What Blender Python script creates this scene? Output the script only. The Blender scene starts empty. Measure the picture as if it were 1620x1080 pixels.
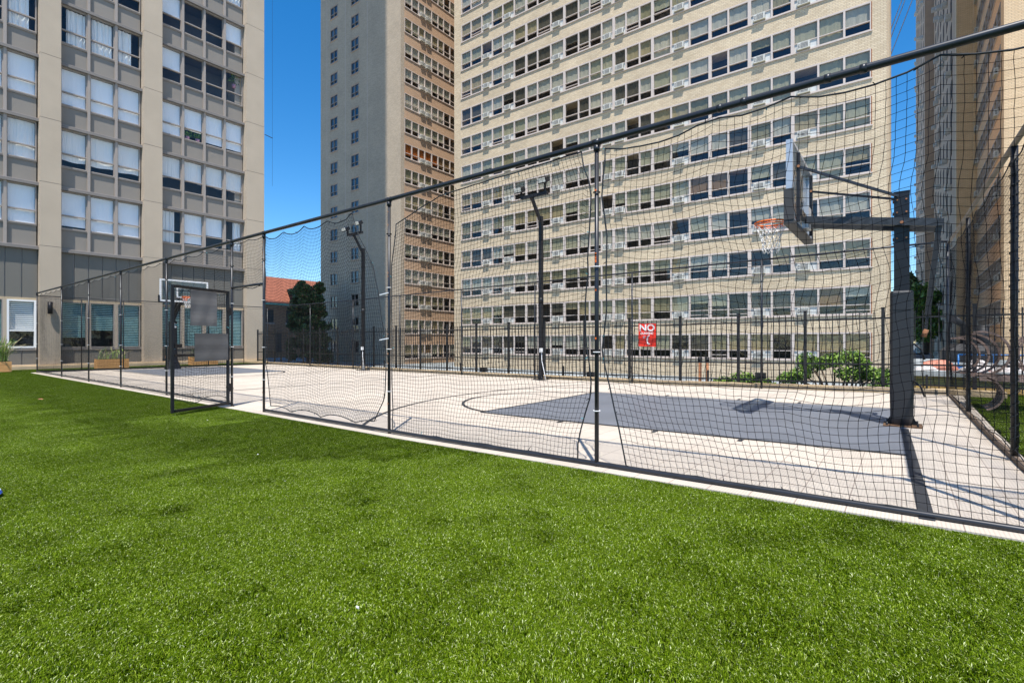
import bpy, math, random
import numpy as np
from mathutils import Vector, Matrix
random.seed(7); rng = np.random.default_rng(7)
scene = bpy.context.scene
COL = scene.collection
R = math.radians

# ------------------------------------------------------------------ camera
cam_d = bpy.data.cameras.new('camera'); cam = bpy.data.objects.new('camera', cam_d); COL.objects.link(cam)
CAMH = 1.2; YAW = R(37.62)
cam.location = (0, 0, CAMH); cam.rotation_euler = (R(90), 0, YAW)
cam_d.sensor_width = 36; cam_d.lens = 36 * 800 / 1620; cam_d.clip_start = .05; cam_d.clip_end = 3000
scene.camera = cam

# ------------------------------------------------------------------ sky, sun, exposure
SUN = Vector((.84, -1.12, 3.05)).normalized()
w = bpy.data.worlds.new("World"); scene.world = w; w.use_nodes = True
nt = w.node_tree; bg = nt.nodes['Background']
sky = nt.nodes.new('ShaderNodeTexSky'); sky.sky_type = 'NISHITA'; sky.sun_disc = False
sky.sun_elevation = math.asin(SUN.z); sky.sun_rotation = math.atan2(SUN.x, SUN.y)
sky.altitude = 200; sky.air_density = 1.0; sky.dust_density = .15; sky.ozone_density = 3.0
hs = nt.nodes.new('ShaderNodeHueSaturation'); hs.inputs['Saturation'].default_value = 1.38
nt.links.new(sky.outputs[0], hs.inputs['Color']); nt.links.new(hs.outputs[0], bg.inputs[0])
bg.inputs[1].default_value = .14
sun_d = bpy.data.lights.new('sun', 'SUN'); sun_d.energy = 4.6; sun_d.angle = R(.5); sun_d.color = (1, .95, .87)
sun = bpy.data.objects.new('sun', sun_d); COL.objects.link(sun)
sun.rotation_euler = SUN.to_track_quat('Z', 'Y').to_euler(); sun.location = (20, -20, 60)
scene.view_settings.view_transform = 'Standard'; scene.view_settings.look = 'None'
scene.view_settings.exposure = .55; scene.view_settings.gamma = 1
try:
    scene.cycles.transparent_max_bounces = 16; scene.cycles.max_bounces = 6; scene.cycles.diffuse_bounces = 3
except Exception: pass

# ------------------------------------------------------------------ materials
MC = {}
def new_mat(name):
    m = bpy.data.materials.new(name); m.use_nodes = True
    nt = m.node_tree; b = nt.nodes['Principled BSDF']; return m, nt, b
def srgb(r, g, b):
    f = lambda c: (c/255/12.92) if c/255 <= .04045 else ((c/255+.055)/1.055)**2.4
    return (f(r), f(g), f(b))
def pm(name, col, rough=.6, metal=0., var=.12, scale=3., bump=0., bscale=40., stretch=None, spec=None, fine=0.):
    """painted / mineral surface with procedural mottling in world space"""
    if name in MC: return MC[name]
    m, nt, b = new_mat(name); L = nt.links.new; N = nt.nodes.new
    geo = N('ShaderNodeNewGeometry'); vec = geo.outputs['Position']
    if stretch:
        mp = N('ShaderNodeMapping'); mp.inputs['Scale'].default_value = stretch; L(vec, mp.inputs[0]); vec = mp.outputs[0]
    n1 = N('ShaderNodeTexNoise'); n1.inputs['Scale'].default_value = scale; n1.inputs['Detail'].default_value = 6; L(vec, n1.inputs['Vector'])
    mr = N('ShaderNodeMapRange'); mr.inputs['From Min'].default_value = .25; mr.inputs['From Max'].default_value = .75
    mr.inputs['To Min'].default_value = 1-var; mr.inputs['To Max'].default_value = 1+var; L(n1.outputs[0], mr.inputs[0])
    out = mr.outputs[0]
    if fine:
        n3 = N('ShaderNodeTexNoise'); n3.inputs['Scale'].default_value = bscale; n3.inputs['Detail'].default_value = 2; L(geo.outputs['Position'], n3.inputs['Vector'])
        m3 = N('ShaderNodeMapRange'); m3.inputs['From Min'].default_value = .3; m3.inputs['From Max'].default_value = .7
        m3.inputs['To Min'].default_value = 1-fine; m3.inputs['To Max'].default_value = 1+fine; L(n3.outputs[0], m3.inputs[0])
        mu = N('ShaderNodeMath'); mu.operation = 'MULTIPLY'; L(out, mu.inputs[0]); L(m3.outputs[0], mu.inputs[1]); out = mu.outputs[0]
    vm = N('ShaderNodeVectorMath'); vm.operation = 'SCALE'; vm.inputs[0].default_value = col; L(out, vm.inputs['Scale'])
    L(vm.outputs[0], b.inputs['Base Color'])
    b.inputs['Roughness'].default_value = rough; b.inputs['Metallic'].default_value = metal
    if spec is not None: b.inputs['Specular IOR Level'].default_value = spec
    if bump:
        n2 = N('ShaderNodeTexNoise'); n2.inputs['Scale'].default_value = bscale; n2.inputs['Detail'].default_value = 3; L(geo.outputs['Position'], n2.inputs['Vector'])
        bp = N('ShaderNodeBump'); bp.inputs['Strength'].default_value = bump; bp.inputs['Distance'].default_value = .01
        L(n2.outputs[0], bp.inputs['Height']); L(bp.outputs[0], b.inputs['Normal'])
    MC[name] = m; return m
def brick(name, c1, c2, mortar, bw=.30, rh=.10, ms=.012, var=.1):
    if name in MC: return MC[name]
    m, nt, b = new_mat(name); L = nt.links.new; N = nt.nodes.new
    geo = N('ShaderNodeNewGeometry'); sp = N('ShaderNodeSeparateXYZ'); L(geo.outputs['Position'], sp.inputs[0])
    ad = N('ShaderNodeMath'); L(sp.outputs[0], ad.inputs[0]); L(sp.outputs[1], ad.inputs[1])
    cb = N('ShaderNodeCombineXYZ'); L(ad.outputs[0], cb.inputs[0]); L(sp.outputs[2], cb.inputs[1])
    bt = N('ShaderNodeTexBrick'); L(cb.outputs[0], bt.inputs['Vector'])
    bt.inputs['Scale'].default_value = 1; bt.inputs['Brick Width'].default_value = bw; bt.inputs['Row Height'].default_value = rh
    bt.inputs['Mortar Size'].default_value = ms; bt.inputs['Mortar Smooth'].default_value = .3
    bt.inputs['Color1'].default_value = (*c1, 1); bt.inputs['Color2'].default_value = (*c2, 1); bt.inputs['Mortar'].default_value = (*mortar, 1)
    n1 = N('ShaderNodeTexNoise'); n1.inputs['Scale'].default_value = .35; n1.inputs['Detail'].default_value = 8; L(geo.outputs['Position'], n1.inputs['Vector'])
    mr = N('ShaderNodeMapRange'); mr.inputs['From Min'].default_value = .25; mr.inputs['From Max'].default_value = .75
    mr.inputs['To Min'].default_value = 1-var; mr.inputs['To Max'].default_value = 1+var; L(n1.outputs[0], mr.inputs[0])
    vm = N('ShaderNodeVectorMath'); vm.operation = 'SCALE'; L(bt.outputs['Color'], vm.inputs[0]); L(mr.outputs[0], vm.inputs['Scale'])
    L(vm.outputs[0], b.inputs['Base Color']); b.inputs['Roughness'].default_value = .85
    bp = N('ShaderNodeBump'); bp.inputs['Strength'].default_value = .5; bp.inputs['Distance'].default_value = .01; bp.invert = True
    L(bt.outputs['Fac'], bp.inputs['Height']); L(bp.outputs[0], b.inputs['Normal'])
    MC[name] = m; return m
def glass(name, tint=(.74, .735, .68), ior=1.65, rough=.02, wav=.02):
    if name in MC: return MC[name]
    m, nt, b = new_mat(name); L = nt.links.new; N = nt.nodes.new
    nt.nodes.remove(b); out = nt.nodes['Material Output']
    tr = N('ShaderNodeBsdfTransparent'); tr.inputs[0].default_value = (*tint, 1)
    gl = N('ShaderNodeBsdfGlossy'); gl.inputs['Roughness'].default_value = rough; gl.inputs['Color'].default_value = (.95, .97, 1, 1)
    f0 = ((ior-1)/(ior+1))**2; geo = N('ShaderNodeNewGeometry')
    dt = N('ShaderNodeVectorMath'); dt.operation = 'DOT_PRODUCT'; L(geo.outputs['Incoming'], dt.inputs[0]); L(geo.outputs['Normal'], dt.inputs[1])
    ab = N('ShaderNodeMath'); ab.operation = 'ABSOLUTE'; L(dt.outputs['Value'], ab.inputs[0])
    om = N('ShaderNodeMath'); om.operation = 'SUBTRACT'; om.inputs[0].default_value = 1; L(ab.outputs[0], om.inputs[1]); om.use_clamp = True
    pw = N('ShaderNodeMath'); pw.operation = 'POWER'; pw.inputs[1].default_value = 5; L(om.outputs[0], pw.inputs[0])
    fr = N('ShaderNodeMath'); fr.operation = 'MULTIPLY_ADD'; fr.inputs[1].default_value = 1-f0; fr.inputs[2].default_value = f0; L(pw.outputs[0], fr.inputs[0])
    n = N("ShaderNodeTexNoise"); n.inputs["Scale"].default_value = 1.2; L(geo.outputs['Position'], n.inputs['Vector'])
    bp = N('ShaderNodeBump'); bp.inputs['Strength'].default_value = 1; bp.inputs['Distance'].default_value = wav; L(n.outputs[0], bp.inputs['Height'])
    L(bp.outputs[0], gl.inputs['Normal'])
    mx = N('ShaderNodeMixShader'); L(fr.outputs[0], mx.inputs[0]); L(tr.outputs[0], mx.inputs[1]); L(gl.outputs[0], mx.inputs[2]); L(mx.outputs[0], out.inputs[0])
    MC[name] = m; return m
def cloth(name, col, fold=6., vert=True):
    """curtain / blind: cloth with vertical folds or horizontal slats"""
    if name in MC: return MC[name]
    m, nt, b = new_mat(name); L = nt.links.new; N = nt.nodes.new
    geo = N('ShaderNodeNewGeometry'); sp = N('ShaderNodeSeparateXYZ'); L(geo.outputs['Position'], sp.inputs[0])
    cb = N('ShaderNodeCombineXYZ')
    if vert:
        ad = N('ShaderNodeMath'); L(sp.outputs[0], ad.inputs[0]); L(sp.outputs[1], ad.inputs[1]); L(ad.outputs[0], cb.inputs[0])
        ml = N('ShaderNodeMath'); ml.operation = 'MULTIPLY'; ml.inputs[1].default_value = .08; L(sp.outputs[2], ml.inputs[0]); L(ml.outputs[0], cb.inputs[1])
    else: L(sp.outputs[2], cb.inputs[0])
    n = N('ShaderNodeTexNoise'); n.inputs['Scale'].default_value = fold; n.inputs['Detail'].default_value = 2; L(cb.outputs[0], n.inputs['Vector'])
    bp = N('ShaderNodeBump'); bp.inputs['Strength'].default_value = .8; bp.inputs['Distance'].default_value = .08; L(n.outputs[0], bp.inputs['Height']); L(bp.outputs[0], b.inputs['Normal'])
    b.inputs['Base Color'].default_value = (*col, 1); b.inputs['Roughness'].default_value = .9; b.inputs['Specular IOR Level'].default_value = .1
    MC[name] = m; return m
def slats(name, col, gap, pitch=.05, duty=.35):
    if name in MC: return MC[name]
    m, nt, b = new_mat(name); L = nt.links.new; N = nt.nodes.new
    geo = N('ShaderNodeNewGeometry'); sp = N('ShaderNodeSeparateXYZ'); L(geo.outputs['Position'], sp.inputs[0])
    d = N('ShaderNodeMath'); d.operation = 'DIVIDE'; d.inputs[1].default_value = pitch; L(sp.outputs[2], d.inputs[0])
    f = N('ShaderNodeMath'); f.operation = 'FRACT'; L(d.outputs[0], f.inputs[0])
    g = N('ShaderNodeMath'); g.operation = 'GREATER_THAN'; g.inputs[1].default_value = duty; L(f.outputs[0], g.inputs[0])
    mx = N('ShaderNodeMix'); mx.data_type = 'RGBA'; mx.inputs[6].default_value = (*gap, 1); mx.inputs[7].default_value = (*col, 1)
    L(g.outputs[0], mx.inputs[0]); L(mx.outputs[2], b.inputs['Base Color']); b.inputs['Roughness'].default_value = .6
    MC[name] = m; return m

M_cream = brick('cream_brick', (.71, .585, .40), (.585, .47, .31), (.44, .31, .22), var=.14)
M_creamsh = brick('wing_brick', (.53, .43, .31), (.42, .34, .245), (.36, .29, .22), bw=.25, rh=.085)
M_tan = brick('tan_brick', (.60, .38, .23), (.52, .32, .19), (.42, .31, .22), bw=.25, rh=.085)
M_rbrick = brick('right_brick', (.76, .56, .34), (.68, .48, .28), (.46, .33, .22))
M_rtan = brick('brown_brick', (.78, .47, .24), (.68, .40, .2), (.5, .33, .2), bw=.25, rh=.085)
M_pinkbrick = pm('pink_concrete', (.54, .36, .235), .85, var=.1, scale=1)
M_conc = pm('tower_concrete', (.455, .375, .285), .85, var=.07, scale=.8, bump=.3, bscale=60, fine=.06)
M_span = pm('spandrel_grey', (.235, .21, .18), .6, var=.05, scale=1, fine=.03)
M_mull = pm('mullion_grey', (.33, .285, .25), .5, var=.05)
M_ledge = pm('ledge_grey', (.20, .18, .165), .7, var=.08)
M_dpanel = pm('dark_panel', (.155, .145, .125), .6, var=.06, scale=1.2, fine=.04)
M_wframe = pm('white_frame', (.60, .51, .45), .5, var=.06, scale=4)
M_white = pm('white_paint', (.8, .8, .79), .4, var=.03)
M_sill = pm('sill_stone', (.55, .47, .42), .8, var=.08)
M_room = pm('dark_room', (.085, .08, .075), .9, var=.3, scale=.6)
M_glass = glass('window_glass')
M_glass2 = glass('clear_glass', (.96, .97, .98), 1.45)
M_teal = glass('teal_glass', (.50, .68, .70), 1.5)
M_wingglass = glass('blue_glass', (.3, .33, .36), 2.1, wav=.01)
BL = [cloth('shade_greygreen', (.52, .51, .40)), cloth('shade_beige', (.52, .44, .29)), cloth('shade_grey', (.62, .61, .56)),
      cloth('curtain_dark', (.14, .13, .11), 12), cloth('curtain_olive', (.40, .37, .25), 12), cloth('shade_brown', (.34, .22, .12)),
      cloth('curtain_pale', (.72, .68, .60), 10)]
BW = [.3, .16, .2, .1, .1, .03, .11]
M_orangeb = cloth('blind_orange', (.55, .16, .04))
TB = cloth('white_blind', (.90, .91, .92), 3); TC = cloth('white_curtain', (.88, .88, .86), 14); TD = cloth('fabric_blind', (.88, .86, .82), 7)
M_ven = slats('venetian_blind', (.85, .86, .84), (.10, .11, .12), .085, .42)
M_acw = pm('ac_panel', (.60, .60, .57), .5, var=.08)
M_ac = pm('ac_casing', (.62, .60, .54), .5, var=.08, scale=5)
M_acs = pm('ac_shelf', (.42, .38, .28), .7)
M_acd = pm('ac_grille', (.05, .05, .05), .6)
M_black = pm('black_paint', (.012, .012, .014), .45, var=.3, scale=8, spec=.35)
M_pipe = pm('dark_pipe', (.028, .03, .036), .36, metal=.3, var=.25, scale=6, stretch=(1, 1, 1))
M_net = pm('net_cord', (.006, .006, .008), .8, var=.2, spec=.1)
M_rope = pm('rope', (.012, .016, .02), .75, var=.6, scale=60)
M_cyan = pm('cyan_twine', (.05, .30, .36), .7)
M_tie = pm('white_tie', (.75, .75, .75), .5)
M_picket = pm('picket_steel', (.016, .0155, .0165), .5, var=.2)
M_orange = pm('rim_orange', (.78, .14, .006), .4, var=.08)
M_pad = pm('pole_pad', (.02, .02, .023), .36, var=.15, bump=.2, bscale=12)
M_white_net = pm('white_net', (.78, .77, .74), .8)
M_rust = pm('rust', (.30, .13, .06), .9, var=.5, scale=12)
M_timber = pm('planter_timber', (.62, .32, .12), .7, var=.18, scale=3, stretch=(1, 1, 14))
M_curbw = pm('curb_timber', (.52, .40, .26), .8, var=.15, scale=2)
M_leafs = [pm('leaf_mid', (.10, .20, .025), .55, var=.3, scale=3), pm('leaf_light', (.23, .36, .05), .55, var=.25, scale=3), pm('leaf_dark', (.035, .085, .018), .6, var=.3, scale=3)]
M_pine = [pm('pine_a', (.06, .11, .035), .6, var=.3), pm('pine_b', (.16, .21, .06), .6, var=.3), pm('pine_brown', (.28, .16, .08), .7)]
M_bark = pm('bark', (.12, .085, .06), .9, var=.3, scale=10)
M_glow = pm('lamp_glass', (.75, .74, .66), .25)

# ------------------------------------------------------------------ mesh builder
class MB:
    def __init__(s): s.v = []; s.f = []; s.m = []; s.mats = []; s.sm = []
    def mi(s, mat):
        if mat not in s.mats: s.mats.append(mat)
        return s.mats.index(mat)
    def poly(s, pts, mat, smooth=False):
        b = len(s.v); s.v += [tuple(p) for p in pts]; s.f.append(tuple(range(b, b+len(pts)))); s.m.append(s.mi(mat)); s.sm.append(smooth)
    def box(s, x0, x1, y0, y1, z0, z1, mat):
        x0, x1 = sorted((x0, x1)); y0, y1 = sorted((y0, y1)); z0, z1 = sorted((z0, z1))
        b = len(s.v); s.v += [(x0,y0,z0),(x1,y0,z0),(x1,y1,z0),(x0,y1,z0),(x0,y0,z1),(x1,y0,z1),(x1,y1,z1),(x0,y1,z1)]
        k = s.mi(mat)
        for q in ((0,3,2,1),(4,5,6,7),(0,1,5,4),(1,2,6,5),(2,3,7,6),(3,0,4,7)):
            s.f.append(tuple(b+i for i in q)); s.m.append(k); s.sm.append(False)
    def bar(s, p, q, w_, h_, mat, up=(0,0,1)):
        """rectangular bar from p to q"""
        p = Vector(p); q = Vector(q); d = (q-p).normalized(); u = Vector(up)
        if abs(d.dot(u)) > .98: u = Vector((1, 0, 0))
        a = d.cross(u).normalized()*w_/2; c = a.cross(d).normalized()*h_/2
        b = len(s.v); k = s.mi(mat)
        for e in (p, q): s.v += [tuple(e-a-c), tuple(e+a-c), tuple(e+a+c), tuple(e-a+c)]
        for f in ((0,1,2,3),(7,6,5,4),(0,4,5,1),(1,5,6,2),(2,6,7,3),(3,7,4,0)):
            s.f.append(tuple(b+i for i in f)); s.m.append(k); s.sm.append(False)
    def tube(s, pts, r, mat, n=8, cap=True, closed=False):
        pts = [Vector(p) for p in pts]; N = len(pts); k = s.mi(mat); b = len(s.v)
        rs = r if isinstance(r, (list, tuple)) else [r]*N
        pa = None
        for i, p in enumerate(pts):
            if closed: d = pts[(i+1) % N]-pts[i-1]
            else: d = pts[min(i+1, N-1)]-pts[max(i-1, 0)]
            d.normalize()
            if pa is None:
                u = Vector((0,0,1)) if abs(d.z) < .9 else Vector((1,0,0)); a = d.cross(u).normalized()
            else: a = (pa-d*pa.dot(d)).normalized()
            pa = a; c = d.cross(a)
            for j in range(n):
                t = 2*math.pi*j/n; s.v.append(tuple(p+(a*math.cos(t)+c*math.sin(t))*rs[i]))
        M = N if closed else N-1
        for i in range(M):
            for j in range(n):
                i2 = (i+1) % N; j2 = (j+1) % n
                s.f.append((b+i*n+j, b+i*n+j2, b+i2*n+j2, b+i2*n+j)); s.m.append(k); s.sm.append(n > 4)
        if cap and not closed:
            s.f.append(tuple(b+j for j in range(n))[::-1]); s.m.append(k); s.sm.append(False)
            s.f.append(tuple(b+(N-1)*n+j for j in range(n))); s.m.append(k); s.sm.append(False)
    def build(s, name, parent=None, origin=None, kind=None):
        me = bpy.data.meshes.new(name)
        o0 = Vector(origin) if origin is not None else Vector((0,0,0))
        me.from_pydata([(x-o0.x, y-o0.y, z-o0.z) for x, y, z in s.v] if origin is not None else s.v, [], s.f)
        for m in s.mats: me.materials.append(m)
        me.polygons.foreach_set('material_index', s.m); me.polygons.foreach_set('use_smooth', s.sm); me.update()
        o = bpy.data.objects.new(name, me); COL.objects.link(o); o.location = o0
        if parent is not None: setpar(o, parent)
        if kind: o['kind'] = kind
        return o
def setpar(o, p):
    o.parent = p
    q = p; loc = Vector((0,0,0))
    if p.type == 'EMPTY': o.matrix_parent_inverse = Matrix.Translation(-p.location)
def npmesh(name, V, F, mat, parent=None):
    me = bpy.data.meshes.new(name); V = np.asarray(V, np.float32); F = np.asarray(F, np.int32); k = F.shape[1]
    me.vertices.add(len(V)); me.vertices.foreach_set('co', V.ravel())
    me.loops.add(F.size); me.loops.foreach_set('vertex_index', F.ravel())
    me.polygons.add(len(F)); me.polygons.foreach_set('loop_start', np.arange(len(F), dtype=np.int32)*k)
    try: me.polygons.foreach_set('loop_total', np.full(len(F), k, np.int32))
    except Exception: pass
    me.materials.append(mat); me.update(calc_edges=True); me.validate()
    o = bpy.data.objects.new(name, me); COL.objects.link(o)
    if parent is not None: setpar(o, parent)
    return o
def tag(o, label, cat, group=None, kind=None):
    o['label'] = label; o['category'] = cat
    if group: o['group'] = group
    if kind: o['kind'] = kind
    return o
def thing(name, label, cat, loc=(0,0,0), group=None):
    o = bpy.data.objects.new(name, None); COL.objects.link(o); o.location = loc; o.empty_display_size = .3
    return tag(o, label, cat, group)
def proj(x, y, z):
    s, c = math.sin(YAW), math.cos(YAW); d = -s*x+c*y; r = c*x+s*y
    if d < .1: return None
    return 810+800*r/d, 540-800*(z-CAMH)/d, d
def vis(p):
    q = proj(*p)
    if not q: return -1
    inside = -10 < q[0] < 1630 and -20 < q[1] < 1100
    return (1000 if inside else 0) + 100./q[2]
def tube_edges(P, Q, r):
    """3-sided cord from each P to each Q (vectorised)"""
    D = Q-P; D /= np.maximum(np.linalg.norm(D, axis=1, keepdims=True), 1e-9)
    U = np.tile(np.array([[.31, .27, .91]]), (len(D), 1)); U[np.abs(D@np.array([.31,.27,.91])) > .9] = (1, 0, 0)
    A = np.cross(D, U); A /= np.linalg.norm(A, axis=1, keepdims=True); B = np.cross(D, A)
    vs = []
    for E_ in (P, Q):
        for k in range(3):
            t = 2*math.pi*k/3; vs.append(E_+r*(A*math.cos(t)+B*math.sin(t)))
    V = np.stack(vs, 1).reshape(-1, 3); n = np.arange(len(P))[:, None]*6
    F = np.concatenate([n+np.array([[0,1,4,3]]), n+np.array([[1,2,5,4]]), n+np.array([[2,0,3,5]])], 0)
    return V, F

def zc(x, y):   # the court slab rises slightly toward its far right corner
    return .065*min(max((y-8.7)/4.5, 0), 1)*min(max((x+12)/12, 0), 1.1)+.06*min(max((x+5)/5.8, 0), 1)*min(max((y-.5)/3.5, 0), 1)

# ------------------------------------------------------------------ ground, turf bed, court
M_gravel = pm('roof_gravel', (.30, .33, .34), .9, var=.2, scale=.7, fine=.2, bscale=14)
g = MB(); g.poly([(-900,-900,-1.35),(900,-900,-1.35),(900,900,-1.35),(-900,900,-1.35)], M_gravel); g.build('ground', kind='structure')
M_soil = pm('turf_backing', (.035, .06, .012), .95, var=.3, scale=20)
g = MB(); g.box(-30, 12, -14, 14.6, -1.34, -.03, M_soil); g.build('turf_bed', kind='structure')
# court tiles
m, nt_, b = new_mat('court_tiles'); L = nt_.links.new; N = nt_.nodes.new
geo = N('ShaderNodeNewGeometry'); bt = N('ShaderNodeTexBrick'); L(geo.outputs['Position'], bt.inputs['Vector'])
bt.offset = 0; bt.inputs['Scale'].default_value = 1; bt.inputs['Brick Width'].default_value = .305; bt.inputs['Row Height'].default_value = .305
bt.inputs['Mortar Size'].default_value = .004; bt.inputs['Mortar Smooth'].default_value = .2
bt.inputs['Color1'].default_value = (.67, .59, .495, 1); bt.inputs['Color2'].default_value = (.63, .55, .46, 1); bt.inputs['Mortar'].default_value = (.36, .29, .24, 1)
n1 = N('ShaderNodeTexNoise'); n1.inputs['Scale'].default_value = .9; n1.inputs['Detail'].default_value = 9; L(geo.outputs['Position'], n1.inputs['Vector'])
mr = N('ShaderNodeMapRange'); mr.inputs['From Min'].default_value = .3; mr.inputs['From Max'].default_value = .7; mr.inputs['To Min'].default_value = .84; mr.inputs['To Max'].default_value = 1.07; L(n1.outputs[0], mr.inputs[0])
ck = N('ShaderNodeTexBrick'); ck.offset = 0; L(geo.outputs['Position'], ck.inputs['Vector']); ck.inputs['Scale'].default_value = 1; ck.inputs['Brick Width'].default_value = .022; ck.inputs['Row Height'].default_value = .022; ck.inputs['Mortar Size'].default_value = .004
ck.inputs['Color1'].default_value = (1,1,1,1); ck.inputs['Color2'].default_value = (.97,.97,.97,1); ck.inputs['Mortar'].default_value = (.8,.79,.78,1)
vm = N('ShaderNodeVectorMath'); vm.operation = 'SCALE'; L(bt.outputs[0], vm.inputs[0]); L(mr.outputs[0], vm.inputs['Scale'])
vx = N('ShaderNodeVectorMath'); vx.operation = 'MULTIPLY'; L(vm.outputs[0], vx.inputs[0]); L(ck.outputs[0], vx.inputs[1])
L(vx.outputs[0], b.inputs['Base Color']); b.inputs['Roughness'].default_value = .65
M_court = m
M_key = pm('key_paint', (.142, .153, .178), .5, var=.14, scale=1.3, fine=.07, bscale=40)
M_line = pm('line_paint', (.035, .037, .042), .6, var=.25, scale=8, fine=.2, bscale=60)
def grid_sheet(name, x0, x1, y0, y1, dz, mat, step=.5, kind='structure'):
    g = MB(); nx = max(1, int((x1-x0)/step)); ny = max(1, int((y1-y0)/step))
    for i in range(nx):
        for j in range(ny):
            a, b_ = x0+(x1-x0)*i/nx, x0+(x1-x0)*(i+1)/nx; c, d = y0+(y1-y0)*j/ny, y0+(y1-y0)*(j+1)/ny
            g.poly([(a,c,zc(a,c)+dz),(b_,c,zc(b_,c)+dz),(b_,d,zc(b_,d)+dz),(a,d,zc(a,d)+dz)], mat, True)
    return g.build(name, kind=kind)
g = MB()
X0, X1, Y0, Y1 = -26.55, .95, 4.1, 13.3
g.box(X0, X1, Y0, Y1, -.06, -.025, M_court)
for i in range(55):
    for j in range(20):
        a, b_ = X0+(X1-X0)*i/55, X0+(X1-X0)*(i+1)/55; c, d = Y0+(Y1-Y0)*j/20, Y0+(Y1-Y0)*(j+1)/20
        g.poly([(a,c,zc(a,c)),(b_,c,zc(b_,c)),(b_,d,zc(b_,d)),(a,d,zc(a,d))], M_court, True)
for p, q in (((X0,Y0),(X1,Y0)), ((X1,Y0),(X1,Y1)), ((X1,Y1),(X0,Y1)), ((X0,Y1),(X0,Y0))):
    for k in range(20):
        a = [p[0]+(q[0]-p[0])*k/20, p[1]+(q[1]-p[1])*k/20]; c = [p[0]+(q[0]-p[0])*(k+1)/20, p[1]+(q[1]-p[1])*(k+1)/20]
        g.poly([(a[0],a[1],-.024),(c[0],c[1],-.024),(c[0],c[1],zc(*c)),(a[0],a[1],zc(*a))], M_court)
g.build('court', kind='structure')
grid_sheet('court_key', -5.65, .05, 6.48, 10.55, .004, M_key)
grid_sheet('court_key', -25.9, -19.7, 6.6, 10.6, .004, M_key)
def stripe(g, pts, wd, dz):
    for k in range(len(pts)-1):
        a = Vector((*pts[k], 0)); b_ = Vector((*pts[k+1], 0)); d = (b_-a).normalized(); n = Vector((-d.y, d.x, 0))*wd/2
        q = [a-n, b_-n, b_+n, a+n]; g.poly([(p.x, p.y, zc(p.x, p.y)+dz) for p in q], M_line)
def seg(a, b, n=12): return [(a[0]+(b[0]-a[0])*i/n, a[1]+(b[1]-a[1])*i/n) for i in range(n+1)]
g = MB()
def arc(cx, cy, r, a0, a1, n=48): return [(cx+r*math.cos(R(a0+(a1-a0)*i/n)), cy+r*math.sin(R(a0+(a1-a0)*i/n))) for i in range(n+1)]
for sgn, kx, rx, bx_, kx0 in ((1, -5.65, -1.57, .05, 0), (-1, -19.7, -24.0, -25.9, 0)):
    stripe(g, seg((kx, 6.46), (kx, 10.57)), .045, .009)
    stripe(g, seg((kx, 6.46), (bx_, 6.46)), .045, .011); stripe(g, seg((kx, 10.57), (bx_, 10.57)), .045, .011)
    a0 = 90 if sgn > 0 else -90
    stripe(g, arc(kx+.42*sgn, 8.5, 2.0, a0+12, a0+168), .05, .013)
    r3 = 6.25; th = math.degrees(math.acos(4.4/r3))
    if sgn > 0: stripe(g, arc(rx, 8.73, r3, 90+(90-math.degrees(math.asin(4.42/r3)))-0, 270-(90-math.degrees(math.asin(4.42/r3)))), .05, .007)
    else: stripe(g, arc(rx, 8.73, r3, -math.degrees(math.asin(4.42/r3)), math.degrees(math.asin(4.42/r3))), .05, .007)
stripe(g, seg((-12.95, 4.4), (-12.95, 13.1), 24), .05, .006)
stripe(g, seg((.13, 4.2), (.03, 8.4)), .085, .006)
for xx in (-4.0, -2.55, -1.5):
    stripe(g, seg((xx, 6.28), (xx, 6.44), 1), .05, .012); stripe(g, seg((xx, 10.6), (xx, 10.75), 1), .05, .012)
g.build('court_lines', kind='structure')

# ------------------------------------------------------------------ turf: instanced patches of blades
def turf_mat():
    m, nt, b = new_mat('turf_blades'); L = nt.links.new; N = nt.nodes.new
    at = N('ShaderNodeAttribute'); at.attribute_name = 'tone'
    geo = N('ShaderNodeNewGeometry')
    cr = N('ShaderNodeValToRGB'); L(at.outputs['Fac'], cr.inputs[0]); e = cr.color_ramp.elements
    e[0].position = 0; e[0].color = (.012, .028, .0003, 1); e[1].position = 1; e[1].color = (.60, .66, .33, 1)
    for p, c in ((.3, (.052, .098, .0008)), (.65, (.125, .195, .003)), (.88, (.27, .35, .04))):
        x = e.new(p); x.color = (*c, 1)
    n = N('ShaderNodeTexNoise'); n.inputs['Scale'].default_value = 2.2; n.inputs['Detail'].default_value = 7; L(geo.outputs['Position'], n.inputs['Vector'])
    mr = N('ShaderNodeMapRange'); mr.inputs['From Min'].default_value = .3; mr.inputs['From Max'].default_value = .7; mr.inputs['To Min'].default_value = .86; mr.inputs['To Max'].default_value = 1.15; L(n.outputs[0], mr.inputs[0])
    vm = N('ShaderNodeVectorMath'); vm.operation = 'SCALE'; L(cr.outputs[0], vm.inputs[0]); L(mr.outputs[0], vm.inputs['Scale'])
    L(vm.outputs[0], b.inputs['Base Color']); b.inputs['Roughness'].default_value = .55; b.inputs['Specular IOR Level'].default_value = .05
    return m
M_turf = turf_mat()
PS = .24
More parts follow.
